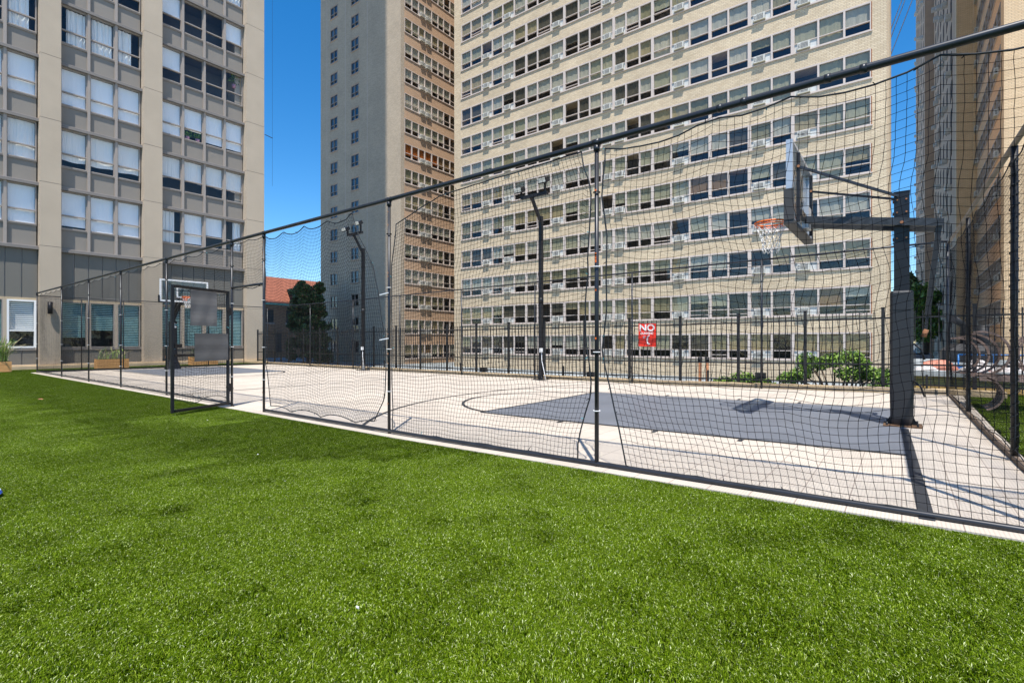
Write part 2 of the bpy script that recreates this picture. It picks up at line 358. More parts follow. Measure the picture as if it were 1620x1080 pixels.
def patch(seed, lean, nb=5600):
    r = np.random.default_rng(seed); x = r.uniform(-PS/2-.045, PS/2+.045, nb); y = r.uniform(-PS/2-.045, PS/2+.045, nb)
    h = r.uniform(.007, .015, nb); wd = r.uniform(.001, .0019, nb); th = r.uniform(0, 2*np.pi, nb)
    cl = np.sin(x*60+seed)*np.cos(y*57-seed)*.25
    lx = lean[0]+r.normal(0, .6, nb)+cl; ly = lean[1]+r.normal(0, .6, nb)
    tx, ty = np.cos(th)*wd, np.sin(th)*wd
    V = np.zeros((nb, 5, 3)); z0 = np.zeros(nb)
    V[:,0] = np.stack([x-tx, y-ty, z0-.012], 1); V[:,1] = np.stack([x+tx, y+ty, z0-.012], 1)
    mx, my = x+lx*h*.45, y+ly*h*.45
    V[:,2] = np.stack([mx-tx, my-ty, h*.55], 1); V[:,3] = np.stack([mx+tx, my+ty, h*.55], 1)
    V[:,4] = np.stack([x+lx*h*1.35, y+ly*h*1.35, h*np.clip(1-.25*(lx**2+ly**2), .5, 1)], 1)
    n = np.arange(nb)[:, None]*5
    F = np.concatenate([n+np.array([[0,1,3]]), n+np.array([[0,3,2]]), n+np.array([[2,3,4]])], 0)
    me = bpy.data.meshes.new('turf_patch'); V = V.reshape(-1, 3).astype(np.float32)
    me.vertices.add(len(V)); me.vertices.foreach_set('co', V.ravel()); me.loops.add(F.size); me.loops.foreach_set('vertex_index', F.ravel().astype(np.int32))
    me.polygons.add(len(F)); me.polygons.foreach_set('loop_start', np.arange(len(F), dtype=np.int32)*3)
    me.update(calc_edges=True)
    a = me.attributes.new('tone', 'FLOAT', 'POINT'); t = np.repeat(np.clip(r.beta(1.3, 1.75, nb)+(r.random(nb) < .05)*.5, 0, 1), 5); a.data.foreach_set('value', t.astype(np.float32))
    me.materials.append(M_turf); return bpy.data.objects.new('turf_patch', me)
pcol = bpy.data.collections.new('turf_patches')
leans = [(-.30, .42)]*4+[(.0, .02)]*4+[(.34, -.48)]*4
for k, l in enumerate(leans):
    o = patch(100+k, l); o.name = 'turf_patch_%02d' % k; pcol.objects.link(o)
def smooth_noise(x, y):
    return (math.sin(x*.9+1.3*math.sin(y*1.1)+.7)+math.sin(y*2.1-x*.6+2)+math.sin(x*.33-y*.8)*1.2)/3.2
pts, idx, rot = [], [], []
def add_field(x0, x1, y0, y1):
    nx = max(1, round((x1-x0)/PS)); ny = max(1, round((y1-y0)/PS))
    for i in range(nx):
        for j in range(ny):
            x = x0+(i+.5)*(x1-x0)/nx; y = y0+(j+.5)*(y1-y0)/ny
            q = proj(x, y, 0)
            if q is None or q[0] < -1500 or q[0] > 3200: 
                if (x*x+y*y) > 20: continue
            # brushed direction of the carpet pile varies in soft patches
            e = max(-.7, min(1.5, (y-1.95-max(0, x+5.2)*1.3)*3.2))      # far strip along the fence lies the other way
            v = .7*e+.10*smooth_noise(x*3.3, y*4.1)+random.gauss(0, .36)
            if math.hypot(x+8.7, y-3.3) < .9: v -= 1.4
            nap = 0 if v < -.33 else (1 if v < .33 else 2)
            pts.append((x+random.uniform(-.03,.03), y+random.uniform(-.03,.03), zc(x, y)*.9-.012)); idx.append(random.randrange(4)+4*nap); rot.append((0, 0, random.uniform(-.4, .4)))
add_field(-29.8, -1.6, -4.5, 4.14); add_field(-1.6, 3.0, -4.5, 4.215); add_field(-29.8, -26.6, 4.12, 14.5); add_field(1.05, 6.5, 4.12, 14.4)
me = bpy.data.meshes.new('turf_grass'); me.from_pydata(pts, [], [])
a = me.attributes.new('idx', 'INT', 'POINT'); a.data.foreach_set('value', idx)
a = me.attributes.new('rot', 'FLOAT_VECTOR', 'POINT'); a.data.foreach_set('vector', [c for r_ in rot for c in r_])
turf = bpy.data.objects.new('turf_grass', me); COL.objects.link(turf); tag(turf, 'bright green short artificial turf carpet around the court', 'grass', kind='stuff')
ng = bpy.data.node_groups.new('turf_nodes', 'GeometryNodeTree')
ng.interface.new_socket('Geometry', in_out='INPUT', socket_type='NodeSocketGeometry'); ng.interface.new_socket('Geometry', in_out='OUTPUT', socket_type='NodeSocketGeometry')
gi = ng.nodes.new('NodeGroupInput'); go = ng.nodes.new('NodeGroupOutput'); ip = ng.nodes.new('GeometryNodeInstanceOnPoints'); ci = ng.nodes.new('GeometryNodeCollectionInfo')
ci.inputs['Collection'].default_value = pcol; ci.inputs['Separate Children'].default_value = True; ci.inputs['Reset Children'].default_value = True
na = ng.nodes.new('GeometryNodeInputNamedAttribute'); na.data_type = 'INT'; na.inputs['Name'].default_value = 'idx'
nb_ = ng.nodes.new('GeometryNodeInputNamedAttribute'); nb_.data_type = 'FLOAT_VECTOR'; nb_.inputs['Name'].default_value = 'rot'
ip.inputs['Pick Instance'].default_value = True
ng.links.new(gi.outputs[0], ip.inputs['Points']); ng.links.new(ci.outputs[0], ip.inputs['Instance']); ng.links.new(na.outputs['Attribute'], ip.inputs['Instance Index'])
ng.links.new(nb_.outputs['Attribute'], ip.inputs['Rotation']); ng.links.new(ip.outputs[0], go.inputs[0])
md = turf.modifiers.new('turf', 'NODES'); md.node_group = ng

# ------------------------------------------------------------------ facades
class Fac:
    """local facade frame: a along the wall, d outward, z up"""
    def __init__(s, kind, plane): s.k = kind; s.p = plane
    def w(s, a, d, z):
        if s.k == '-Y': return (a, s.p-d, z)
        if s.k == '+X': return (s.p+d, a, z)
        if s.k == '-X': return (s.p-d, a, z)
    def box(s, g, a0, a1, d0, d1, z0, z1, mat):
        p = s.w(a0, d0, z0); q = s.w(a1, d1, z1); g.box(p[0], q[0], p[1], q[1], z0, z1, mat)
    def quad(s, g, a0, a1, d, z0, z1, mat):
        g.poly([s.w(a0, d, z0), s.w(a1, d, z0), s.w(a1, d, z1), s.w(a0, d, z1)], mat)

def win_main(F, sp, G1, G2, G3):
    """strip window: fixed light over a low sash, white frame"""
    a0, a1, z0, z1 = sp['r']; fw = sp.get('fw', .055); sash = sp.get('sash', .34); gm = sp.get('glass', M_glass)
    fm = sp.get('frame', M_wframe)
    F.box(G1, a0, a0+fw+sp.get('wl', 0), -.12, .035, z0, z1, fm); F.box(G1, a1-fw-sp.get('wr', 0), a1, -.12, .035, z0, z1, fm)
    L0, L1 = a0+fw+sp.get('wl', 0), a1-fw-sp.get('wr', 0)
    F.box(G1, L0, L1, -.12, .02, z1-.05, z1, fm); F.box(G1, L0, L1, -.12, .02, z0, z0+.07, fm)
    zt = z0+(z1-z0)*sash; F.box(G1, L0, L1, -.12, .03, zt-.022, zt+.022, fm)
    if sp.get('meet'): F.box(G1, (L0+L1)/2-.03, (L0+L1)/2+.03, -.12, .025, z0+.07, z1-.05, fm)
    if sp.get('ac'):
        F.box(G1, L0, L1, -.08, -.03, z0+.07, zt-.022, M_acw)
        F.quad(G2, L0, L1, -.07, zt+.022, z1-.05, gm)
    else:
        F.quad(G2, L0, L1, -.085, z0+.07, zt-.022, gm)
        F.quad(G2, L0, L1, -.065, zt+.022, z1-.05, gm)
        if sp.get('open'): F.box(G1, L0, L1, -.12, .03, z0+.07+.16, z0+.07+.20, fm)
    bm = sp['blind']; dr = sp['drop']
    if bm is not None and dr > .03:
        zb = z1-.05-(z1-z0-.12)*dr
        n = 7
        for k in range(n):                     # gently uneven hanging cloth
            b0 = L0+(L1-L0)*k/n; b1 = L0+(L1-L0)*(k+1)/n
            o0 = -.145+.015*math.sin(k*2.1+a0*5); o1 = -.145+.015*math.sin((k+1)*2.1+a0*5)
            gap = sp.get('gap')
            if gap and gap[0] <= k <= gap[1]: continue
            G3.poly([F.w(b0, o0, zb), F.w(b1, o1, zb), F.w(b1, o1, z1-.05), F.w(b0, o0, z1-.05)], bm)
def emit_windows(F, specs, root, fn=win_main, cap=100):
    specs = sorted(specs, key=lambda s: -vis(F.w((s['r'][0]+s['r'][1])/2, 0, s['r'][2])))
    for sp in specs[:cap]:
        g1, g2, g3 = MB(), MB(), MB(); fn(F, sp, g1, g2, g3); w_ = g1.build('window', root)
        if g2.v: g2.build('pane', w_)
        if g3.v: g3.build(sp.get('bname', 'blind'), w_)
        if sp.get('label'): w_['label'] = sp['label']
    if len(specs) > cap:
        g = MB()
        for sp in specs[cap:]: fn(F, sp, g, g, g)
        g.build('window', root, kind='stuff')
def ac_geo(F, a, z, g, gg, wd=.68):
    F.box(g, a, a+wd, -.02, .20, z, z+.42, M_ac)
    F.box(g, a-.02, a+wd+.02, -.02, .22, z-.05, z-.003, M_acs)
    F.box(gg, a+.17, a+wd-.09, .20, .204, z+.05, z+.37, M_acd)
    for k in range(4): F.box(gg, a+.17, a+wd-.09, .204, .214, z+.075+k*.078, z+.105+k*.078, M_ac)
    for k in range(3): F.box(gg, a+.03, a+.13, .20, .206, z+.08+k*.09, z+.12+k*.09, M_acd)
    for k in range(4):       # louvres on both cheeks
        for aa in (a-.006, a+wd): F.box(gg, aa, aa+.006, .05, .17, z+.08+k*.07, z+.11+k*.07, M_acd)
def emit_acs(F, acs, root, cap=100):
    acs = sorted(acs, key=lambda s: -vis(F.w(s[0], 0, s[1])))
    for a, z in acs[:cap]:
        g1, g2 = MB(), MB(); ac_geo(F, a, z, g1, g2); o = g1.build('air_conditioner', root); g2.build('grille', o)
    if len(acs) > cap:
        g = MB()
        for a, z in acs[cap:]: ac_geo(F, a, z, g, g)
        g.build('air_conditioner', root, kind='stuff')
def pick_blind():
    return random.choices(BL, BW)[0]

FH = 2.82
# ---- main slab block (cream brick, strip windows) facing the court
MX = [-34.9,-33.6,-32.21,-30.87,-29.61,-28.25,-26.89,-25.65,-24.24,-22.86,-21.47,-20.42,-19.32,-18.24,-17.19,-16.06,-15.02,-13.58,-12.21,-10.77,-9.54,-8.18,-6.81,-5.59,-4.16,-2.79,-1.45]
WIDE = {6, 9, 13, 16, 19, 21, 23}
ACW = [2, 4, 8, 12, 13, 17, 21, 23]
F = Fac('-Y', 37.)
root = thing('apartment_tower', 'broad cream brick apartment block with long strip windows behind the red sign and right hoop', 'apartment building', (-18, 37, -1.3))
NF = 20; MZ = 0.02; WHT = 1.70
body = MB(); ztop = MZ+FH*NF+1
XL, XR = -35.9, -.69
body.box(XL, MX[0], 37, 38.2, -1.34, ztop, M_cream); body.box(MX[-1], XR, 37, 38.2, -1.34, ztop, M_cream)
body.box(XL, XR, 38.4, 52, -1.34, ztop-.02, M_cream)
body.box(XL, XL+.3, 38.2, 38.4, -1.34, ztop-.02, M_cream); body.box(XR-.3, XR, 38.2, 38.4, -1.34, ztop-.02, M_cream)
prev = -1.34
for k in range(NF):
    s_ = MZ+FH*k; body.box(MX[0], MX[-1], 37.012, 38.2, prev, s_-.06, M_cream); prev = s_+WHT
body.box(MX[0], MX[-1], 37.012, 38.2, prev, ztop, M_cream)
body.build('wall', root)
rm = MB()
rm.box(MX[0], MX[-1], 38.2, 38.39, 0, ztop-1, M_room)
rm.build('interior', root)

for k in range(NF):
    s_ = MZ+FH*k; sl = MB(); F.box(sl, MX[0]-.08, MX[-1]+.08, -.5, .07, s_-.06, s_-.002, M_wframe)
    F.box(sl, MX[0], MX[-1], -.14, .02, s_+WHT-.0, s_+WHT+.05, M_sill)
    F.box(sl, MX[-1]-.002, MX[-1]+.05, -.1, .035, s_, s_+WHT, M_rust); sl.build('sill', root)

specs, acs = [], []
for k in range(NF):
    s_ = MZ+FH*k; i = 0
    while i < 26:
        fam = pick_blind(); run = random.choice([1, 2, 3, 4]); dd = random.choice([.62, .66, .66, .66, 1, .68])
        for j in range(i, min(i+run, 26)):
            bl = fam if random.random() > .12 else pick_blind(); dr = dd if random.random() > .25 else random.choice([.35, .5, .66, .66, 1])
            if random.random() < .08: bl = None
            sp = dict(r=(MX[j], MX[j+1], s_, s_+WHT), blind=bl, drop=dr, ac=j in ACW, open=(random.random() < .12 and j not in ACW))
            if j in WIDE: sp['wl'] = .05
            if j+1 in WIDE: sp['wr'] = .05
            specs.append(sp)
            if j in ACW:
                L0 = MX[j]+.12; wdw = MX[j+1]-MX[j]
                acs.append((L0+.08 if wdw < 1.2 else L0+.18, s_+.09))
        i += run
emit_windows(F, specs, root); emit_acs(F, acs, root)
rt = MB(); rt.box(XL-.1, XR+.1, 36.9, 52.1, ztop, ztop+.3, M_sill); rt.box(-24, -14, 40, 48, ztop+.3, ztop+4, M_cream); rt.build('roof', root)
# rusty line on brick, vent stacks etc. come later

# ---- wing tower left of it
root = thing('apartment_tower', 'tall tower left of the strip window block, grey shaded front with small paired windows', 'apartment building', (-52, 37, -1.3))
NW = 28; wz = -.15; wtop = wz+FH*NW+1.5; WX0, WX1 = -60.0, -44.14; BY0, BY1 = 37.5, 45.75
cols = [(-57.9, -55.96-.35), (-53.4, -51.8)]
colw = [(-57.75, -56.25), (-53.35, -51.85)]
body = MB()
# front wall with window holes: piers and spandrels
edges = [WX0, colw[0][0], colw[0][1], colw[1][0], colw[1][1], WX1-0.0]
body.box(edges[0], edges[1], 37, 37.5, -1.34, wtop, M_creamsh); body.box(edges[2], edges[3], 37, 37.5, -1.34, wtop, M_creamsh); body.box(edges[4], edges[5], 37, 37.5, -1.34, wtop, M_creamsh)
WS, WH = 0.0, 1.45
for a0, a1 in colw:
    prev = -1.34
    for k in range(NW):
        s_ = wz+FH*k; body.box(a0, a1, 37.012, 37.5, prev, s_, M_creamsh); prev = s_+WH
    body.box(a0, a1, 37.012, 37.5, prev, wtop, M_creamsh)
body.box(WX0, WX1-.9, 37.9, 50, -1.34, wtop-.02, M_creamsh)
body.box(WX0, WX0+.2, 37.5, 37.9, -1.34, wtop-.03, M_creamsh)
body.box(WX1-.9, WX1, 37.5, BY0, -1.34, wtop-.01, M_creamsh) if BY0 > 37.51 else None
# bay side wall facing right (+X)
bz = -.75; BH = 1.62; prev = -1.34
for k in range(NW):
    s_ = bz+FH*k
    body.box(WX1-.8, WX1-.012, BY0+.002, BY1, prev, s_-.05, M_tan) if s_-.05 > prev else None
    prev = s_+BH
body.box(WX1-.8, WX1-.012, BY0+.002, BY1, prev, wtop-.01, M_tan)
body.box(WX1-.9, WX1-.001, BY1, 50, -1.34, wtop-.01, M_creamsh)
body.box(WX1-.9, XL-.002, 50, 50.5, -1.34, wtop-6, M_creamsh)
body.build('wall', root)
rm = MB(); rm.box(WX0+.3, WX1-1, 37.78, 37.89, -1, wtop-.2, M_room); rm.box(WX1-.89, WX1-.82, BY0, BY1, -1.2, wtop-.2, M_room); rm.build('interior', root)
FW = Fac('-Y', 37.); specs = []
for k in range(NW):
    for a0, a1 in colw:
        s_ = wz+FH*k; specs.append(dict(r=(a0, a1, s_, s_+WH), blind=random.choice([BL[2], BL[0], None]), drop=random.choice([.5, .7]), meet=True, glass=M_wingglass, fw=.05, frame=M_mull, sash=.36))

jt = MB()
for a in (-58.6, -54.6, -50.2): FW.box(jt, a, a+.05, 0, .004, -1, wtop-.1, M_sill)
jt.build('wall_joint', root)
for k in range(NW):
    for a0, a1 in colw:
        sl = MB(); FW.box(sl, a0-.06, a1+.06, -.1, .05, wz+FH*k-.09, wz+FH*k-.003, M_tan); sl.build('sill', root)
        sl = MB(); FW.box(sl, a0-.06, a1+.06, -.02, .03, wz+FH*k+WH+.003, wz+FH*k+WH+.1, M_tan); sl.build('lintel', root)
n_front = 40
emit_windows(FW, specs, root, cap=28)
FB = Fac('+X', WX1)
BYs = [37.55, 38.61, 39.63, 40.58, 41.68, 42.71, 43.65, 44.73, 45.72]
specs, acs = [], []
for k in range(NW):
    s_ = bz+FH*k; sl = MB(); FB.box(sl, BYs[0], BYs[-1], -.3, .06, s_-.05, s_-.002, M_wframe); sl.build('sill', root)
    fam = pick_blind(); dr = random.choice([.66, 1, .8])
    for j in range(8):
        bl = fam if random.random() > .3 else pick_blind()
        if k == 8: bl = M_orangeb if j < 5 else BL[5]
        if j > 5 and random.random() < .5: bl = None
        specs.append(dict(r=(BYs[j], BYs[j+1], s_, s_+BH), blind=bl, drop=dr, ac=j in (2, 3), sash=.36))
    acs += [(BYs[2]+.2, s_+.07), (BYs[3]+.15, s_+.07)]

emit_windows(FB, specs, root, cap=72); emit_acs(FB, acs, root, cap=40)
rt = MB(); rt.box(WX0-.1, WX1+.1, 36.9, 50.6, wtop, wtop+.3, M_sill); rt.build('roof', root)

# ---- left concrete tower
root = thing('concrete_tower', 'grey and beige concrete tower with white blinds at the left, beside the turf', 'apartment building', (-30, 7, 0))
TX = -30.0; T = Fac('+X', TX); TZ = 5.42; TF = 2.83; NT = 40; TTOP = TZ+TF*NT
colsY = [(-6.6, -5.85), (-2.75, -2.0), (1.05, 1.78), (4.94, 5.65), (8.80, 9.59), (13.79, 14.81)]
body = MB()
for y0, y1 in colsY:
    z = 0.0
    for k in range(-1, NT):
        zt = TZ+TF*(k+1) if k >= 0 else TZ
        T.box(body, y0, y1, -.62, 0, z+(.02 if z else -1.3), zt, M_conc); 
        T.box(body, y0+.015, y1-.015, -.62, -.012, zt, zt+.02, M_ledge); z = zt
body.box(-48, TX-1.6, -10, 14.81, -1.3, TTOP, M_conc); body.box(TX-1.6, TX-.62, 13.4, 14.80, -1.3, TTOP-.01, M_conc); body.box(TX-1.6, TX-.62, -10, -5.9, -1.3, TTOP-.01, M_conc)
body.box(TX-.62, TX-.01, -10, -6.6, -1.3, TTOP-.02, M_conc)
body.build('wall', root)
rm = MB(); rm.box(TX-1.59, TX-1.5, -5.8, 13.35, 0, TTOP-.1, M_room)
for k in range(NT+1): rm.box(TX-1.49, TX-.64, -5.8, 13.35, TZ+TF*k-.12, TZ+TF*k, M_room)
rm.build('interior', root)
bays = [(-5.85, -2.75, 3), (-2.0, 1.05, 3), (1.78, 4.94, 3), (5.65, 8.80, 3), (9.59, 13.79, 4)]
led, spn, pan = MB(), MB(), MB(); specs = []
D = -.40
def win_tower(F, sp, G1, G2, G3):
    a0, a1, z0, z1 = sp['r']; fm = M_mull
    F.box(G1, a0, a0+.035, D-.1, D+.02, z0, z1, fm); F.box(G1, a1-.035, a1, D-.1, D+.02, z0, z1, fm)
    F.box(G1, a0+.035, a1-.035, D-.1, D+.02, z1-.045, z1, fm); F.box(G1, a0+.035, a1-.035, D-.1, D+.05, z0, z0+.05, fm)
    zt = z0+(z1-z0)*.36; F.box(G1, a0+.035, a1-.035, D-.1, D+.015, zt-.025, zt+.025, fm)
    F.quad(G2, a0+.035, a1-.035, D-.05, z0+.05, zt-.025, sp['glass']); F.quad(G2, a0+.035, a1-.035, D-.035, zt+.025, z1-.045, sp['glass'])
    st = sp['style']; dr = sp['drop']; L0, L1 = a0+.04, a1-.04
    zb = z1-.05-(z1-z0-.1)*dr
    if st is None: return
    n = 14; pr = []
    for k in range(n+1):
        t = k/n; aa = L0+(L1-L0)*t
        if st is TC: o = D-.16+.035*math.sin(t*34+a0*3); zz = zb+.02*math.sin(t*9)
        elif st is TD: o = D-.13+.012*math.sin(t*7+a0); zz = zb+.03*math.sin(t*5+a0*7)
        else: o = D-.12; zz = zb
        pr.append((aa, o, zz))
    for k in range(n):
        if st is TC and sp.get('gap') and sp['gap'][0] <= k < sp['gap'][1]: continue
        G3.poly([F.w(pr[k][0], pr[k][1], pr[k][2]), F.w(pr[k+1][0], pr[k+1][1], pr[k+1][2]), F.w(pr[k+1][0], pr[k+1][1], z1-.05), F.w(pr[k][0], pr[k][1], z1-.05)], st, st is TC)
for bi, (y0, y1, n) in enumerate(bays):
    led, spn, pan, pan2, stp = MB(), MB(), MB(), MB(), MB()
    for k in range(NT):
        if 0 < k < 7: spn.build('spandrel', root); spn = MB()
        zl = TZ+TF*k
        T.box(led, y0, y1, -.6, -.22, zl-.16, zl-.04, M_ledge); T.box(led, y0, y1, -.6, -.28, zl-.04, zl, M_mull)
        for j in range(n):
            a0 = y0+(y1-y0)*j/n; a1 = y0+(y1-y0)*(j+1)/n
            T.box(spn, a0+.05, a1-.05, -.6, -.43, zl, zl+.88, M_span)
            T.box(spn, a0+.05, a1-.05, -.6, -.38, zl+.88, zl+.93, M_mull)
            if j > 0: T.box(led, a0-.05, a0+.05, -.6, -.30, zl, zl+TF-.16, M_mull)
            # floor-by-floor character
            kk = k; st, dr, gp = TB, 1., None
            if bi == 3:
                st, dr = [(TB, .93), (TD, .82), (TB, 1.), (TC, 1.), (None, 0), (TB, 1.)][k % 6]
                if k == 0 and j: dr = 1.
                if k == 4: st, dr = (TB, .55)
                if k == 3: gp = [(0, 3), (0, 1), (9, 14)][j]
            elif bi == 4:
                st, dr = [(TC, 1.), (TD, .66), (TB, .92), (TB, .62), (TB, .62), (TC, 1.)][k % 6]
                if k == 0: st, dr = [(TC, 1.), (TB, .95), (TB, .6), (TC, 1.)][j]; gp = [(10, 14), None, None, (0, 7)][j]
                if k == 2 and j == 0: dr = 1.
                if k == 2 and j == 1: dr = .68
                if k in (3, 4) and j in (1, 2): st, dr = None, 0
                if k == 3 and j == 3: st, dr = None, 0
            elif bi == 2:
                st, dr = [(TB, 1.), (TD, 1.), (TB, 1.), (TC, 1.)][k % 4]
                if k == 3: gp = (11, 14)
            else:
                st = random.choice([TB, TC, TD]); dr = random.choice([1, .6, .9])
            if k > 5: st = random.choice([TB, TB, TC, TD, None]); dr = random.choice([1, .6, .8])
            specs.append(dict(r=(a0+.05, a1-.05, zl+.93, zl+TF-.16), style=st, drop=dr, gap=gp, glass=M_glass2, bname='curtain' if st is TC else 'blind'))
    # storey of dark vertical panels, ground floor windows, base panels
    npan = 6 if n == 3 else 8
    for j in range(npan):
        a0 = y0+(y1-y0)*j/npan; a1 = y0+(y1-y0)*(j+1)/npan
        T.box(pan, a0+.02, a1-.02, -.6, -.40, 3.12, TZ-.16, M_dpanel); T.box(pan, a0-.015, a0+.015, -.6, -.44, 3.12, TZ-.16, M_mull)
        T.box(pan2, a0+.02, a1-.02, -.6, -.40, .12, .82, M_dpanel); T.box(pan2, a0-.015, a0+.015, -.6, -.44, .12, .82, M_mull)
    T.box(stp, y0, y1, -.6, -.36, .82, .92, M_mull); stp.build('sill', root); stp = MB(); T.box(stp, y0, y1, -.6, -.37, 3.02, 3.12, M_curbw); stp.build('lintel', root)
    led.build('ledge', root); spn.build('spandrel', root, kind='stuff'); pan.build('panel_cladding', root); pan2.build('base_cladding', root)
emit_windows(T, specs, root, win_tower, cap=88)
def win_ground(F, sp, G1, G2, G3):
    a0, a1, z0, z1 = sp['r']; fm = M_white if sp['wf'] else M_mull; t = .07 if sp['wf'] else .035
    F.box(G1, a0, a0+t, D-.08, D+.04, z0, z1, fm); F.box(G1, a1-t, a1, D-.08, D+.04, z0, z1, fm)
    F.box(G1, a0+t, a1-t, D-.08, D+.04, z1-t, z1, fm); F.box(G1, a0+t, a1-t, D-.08, D+.06, z0, z0+t, fm)
    zt = z0+(z1-z0)*.36
    if sp['wf']: F.box(G1, a0+t, a1-t, D-.08, D+.03, zt-.03, zt+.03, fm)
    F.quad(G2, a0+t, a1-t, D-.04, z0+t, z1-t, sp['glass'])
    F.quad(G3, a0+t, a1-t, D-.12, z1-t-(z1-z0-2*t)*sp['drop'], z1-t, M_ven)
gs = []
for bi, (y0, y1, n) in enumerate(bays):
    for j in range(n):
        a0 = y0+(y1-y0)*j/n; a1 = y0+(y1-y0)*(j+1)/n
        wf = (bi == 2 and j == 2); 
        gs.append(dict(r=(a0+.06, a1-.06, .92, 3.02), wf=wf, glass=M_glass2 if wf else M_teal, drop=.62 if wf else (.78 if bi == 3 and j == 0 else (.62 if bi == 3 and j == 1 else 1.))))
emit_windows(T, gs, root, win_ground)

for (y0, y1, n) in bays:
    for j in range(1, n): mu = MB(); T.box(mu, y0+(y1-y0)*j/n-.06, y0+(y1-y0)*j/n+.06, -.6, -.36, .92, 3.02, M_conc); mu.build('mullion', root)

cb = MB(); T.box(cb, -6, 14.9, 0.002, .28, -.03, .13, M_curbw); T.box(cb, -6, 14.9, -.35, .0015, .0, .19, M_curbw); cb.build('plinth', root)
# wall lamp on the column
o = thing('wall_lamp', 'dark cylinder wall lamp on the beige column near the left corner of the netting', 'lamp', (TX+.1, 5.25, 2.75))
g = MB(); g.tube([(TX+.15, 5.25, 2.42), (TX+.15, 5.25, 2.95)], .09, M_black, 14); g.build('housing', o)
g = MB(); g.box(TX+.0, TX+.08, 5.2, 5.3, 2.6, 2.8, M_black); g.build('bracket', o)
# window-sill pots in the tower
def pot_plant(y, z, label, h=.42, mat=None):
    o = thing('potted_plant', label, 'plant', (TX+D-.2, y, z), 'potted plants in the concrete tower windows')
    g = MB(); g.tube([(TX+D-.22, y, z), (TX+D-.22, y, z+.2)], [.08, .12], mat or M_pot, 12); g.build('pot', o)
    g = MB(); r_ = random.Random(int(y*100))
    for _ in range(140):
        c = Vector((TX+D-.22+r_.gauss(0, .06), y+r_.gauss(0, .14), z+.2+abs(r_.gauss(.15, .1))*h/.42)); leaf(g, c, .06, r_, M_leafs)
    g.build('foliage', o)
M_pot = pm('pink_pot', (.5, .25, .3), .7)
def leaf(g, c, s, r_, mats):
    u = Vector((r_.gauss(0,1), r_.gauss(0,1), r_.gauss(0,1))).normalized(); v = u.cross(Vector((r_.gauss(0,1), r_.gauss(0,1), r_.gauss(0,1)))).normalized()
    s *= r_.uniform(.6, 1.3); g.poly([c-u*s, c-v*s*.45, c+u*s, c+v*s*.45], r_.choice(mats))
pz = TZ+TF*2+.93+.06
pot_plant(10.95, pz, 'left pot plant of the pair on a sill in the concrete tower')
pot_plant(11.45, pz, 'right pot plant of the pair on a sill in the concrete tower')
pot_plant(13.35, TZ+TF*3+.93+1.0, 'hanging leafy plant high in the corner window of the concrete tower', 1.1)

# ---- right hand brown brick tower (staggered blocks)
root = thing('apartment_tower', 'staggered brown brick tower at the right edge, dark side wall with strip windows', 'apartment building', (8, 50, -1.3))
RT = 95; body = MB()
body.box(5.2, 30, 45, 46.3, -1.34, RT, M_rbrick); body.box(6.1, 30, 46.3, 60, -1.34, RT-.02, M_rbrick)
body.box(5.0, 30, 60.0, 62, -1.34, RT-.01, M_rbrick)
body.box(3.9, 30, 62, 100, -1.34, RT, M_pinkbrick); body.box(3.9, 5.0-.002, 60.6, 61.998, -1.34, RT, M_rbrick)
body.box(2.78, 30, 100.002, 160, -1.34, RT+4, M_pinkbrick)
SR = Fac('-X', 5.2); prev = -1.34
for k in range(33):
    s_ = -.4+FH*k; body.box(5.215, 6.1, 46.3, 59.998, prev, s_-.05, M_rtan) if s_-.05 > prev else None; prev = s_+1.55
body.box(5.215, 6.1, 46.3, 59.998, prev, RT-.03, M_rtan)
body.build('wall', root)
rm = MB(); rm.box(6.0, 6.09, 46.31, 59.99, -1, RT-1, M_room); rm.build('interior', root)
specs, acs = [], []
for k in range(33):
    s_ = -.4+FH*k; sl = MB(); SR.box(sl, 46.3, 60, -.3, .05, s_-.05, s_-.002, M_sill); sl.build('sill', root)
    for j in range(9):
        a0 = 46.35+13.6*j/9; bl = random.choice([BL[5], BL[4], BL[0], None]); specs.append(dict(r=(a0, a0+13.6/9, s_, s_+1.55), blind=bl, drop=random.choice([.6, .8]), sash=.36, frame=M_mull, glass=M_wingglass if j == 0 else M_glass))
    acs += [(59.0, s_+.07), (47.4, s_+.07)]
emit_windows(SR, specs, root); emit_acs(SR, acs, root, cap=44)
M_rwin = pm('dark_window', (.05, .04, .035), .9, var=.5, scale=.8)
# narrow upright windows with AC boxes on the farther side walls
g = MB(); g2 = MB()
for px, ya, yb, nn, in ((3.9, 64, 98, 6), (2.78, 102, 156, 6)):
    SS = Fac('-X', px)
    for k in range(33):
        for j in range(nn):
            a = ya+(yb-ya)*(j+.3)/nn; s_ = -.2+FH*k
            o_ = (1.4 if j % 2 else 0); SS.box(g, a, a+1.9, -.0, .03, s_+o_, s_+o_+1.7, M_rwin); SS.box(g, a+.9, a+1.0, 0.03, .05, s_+o_, s_+o_+1.7, M_tan)
            if (j+k) % 2 == 0: SS.box(g2, a+.3, a+1.0, .03, .5, s_+o_-.5, s_+o_-.05, M_ac)
g.build('window', root, kind='stuff'); g2.build('air_conditioner', root, kind='stuff')

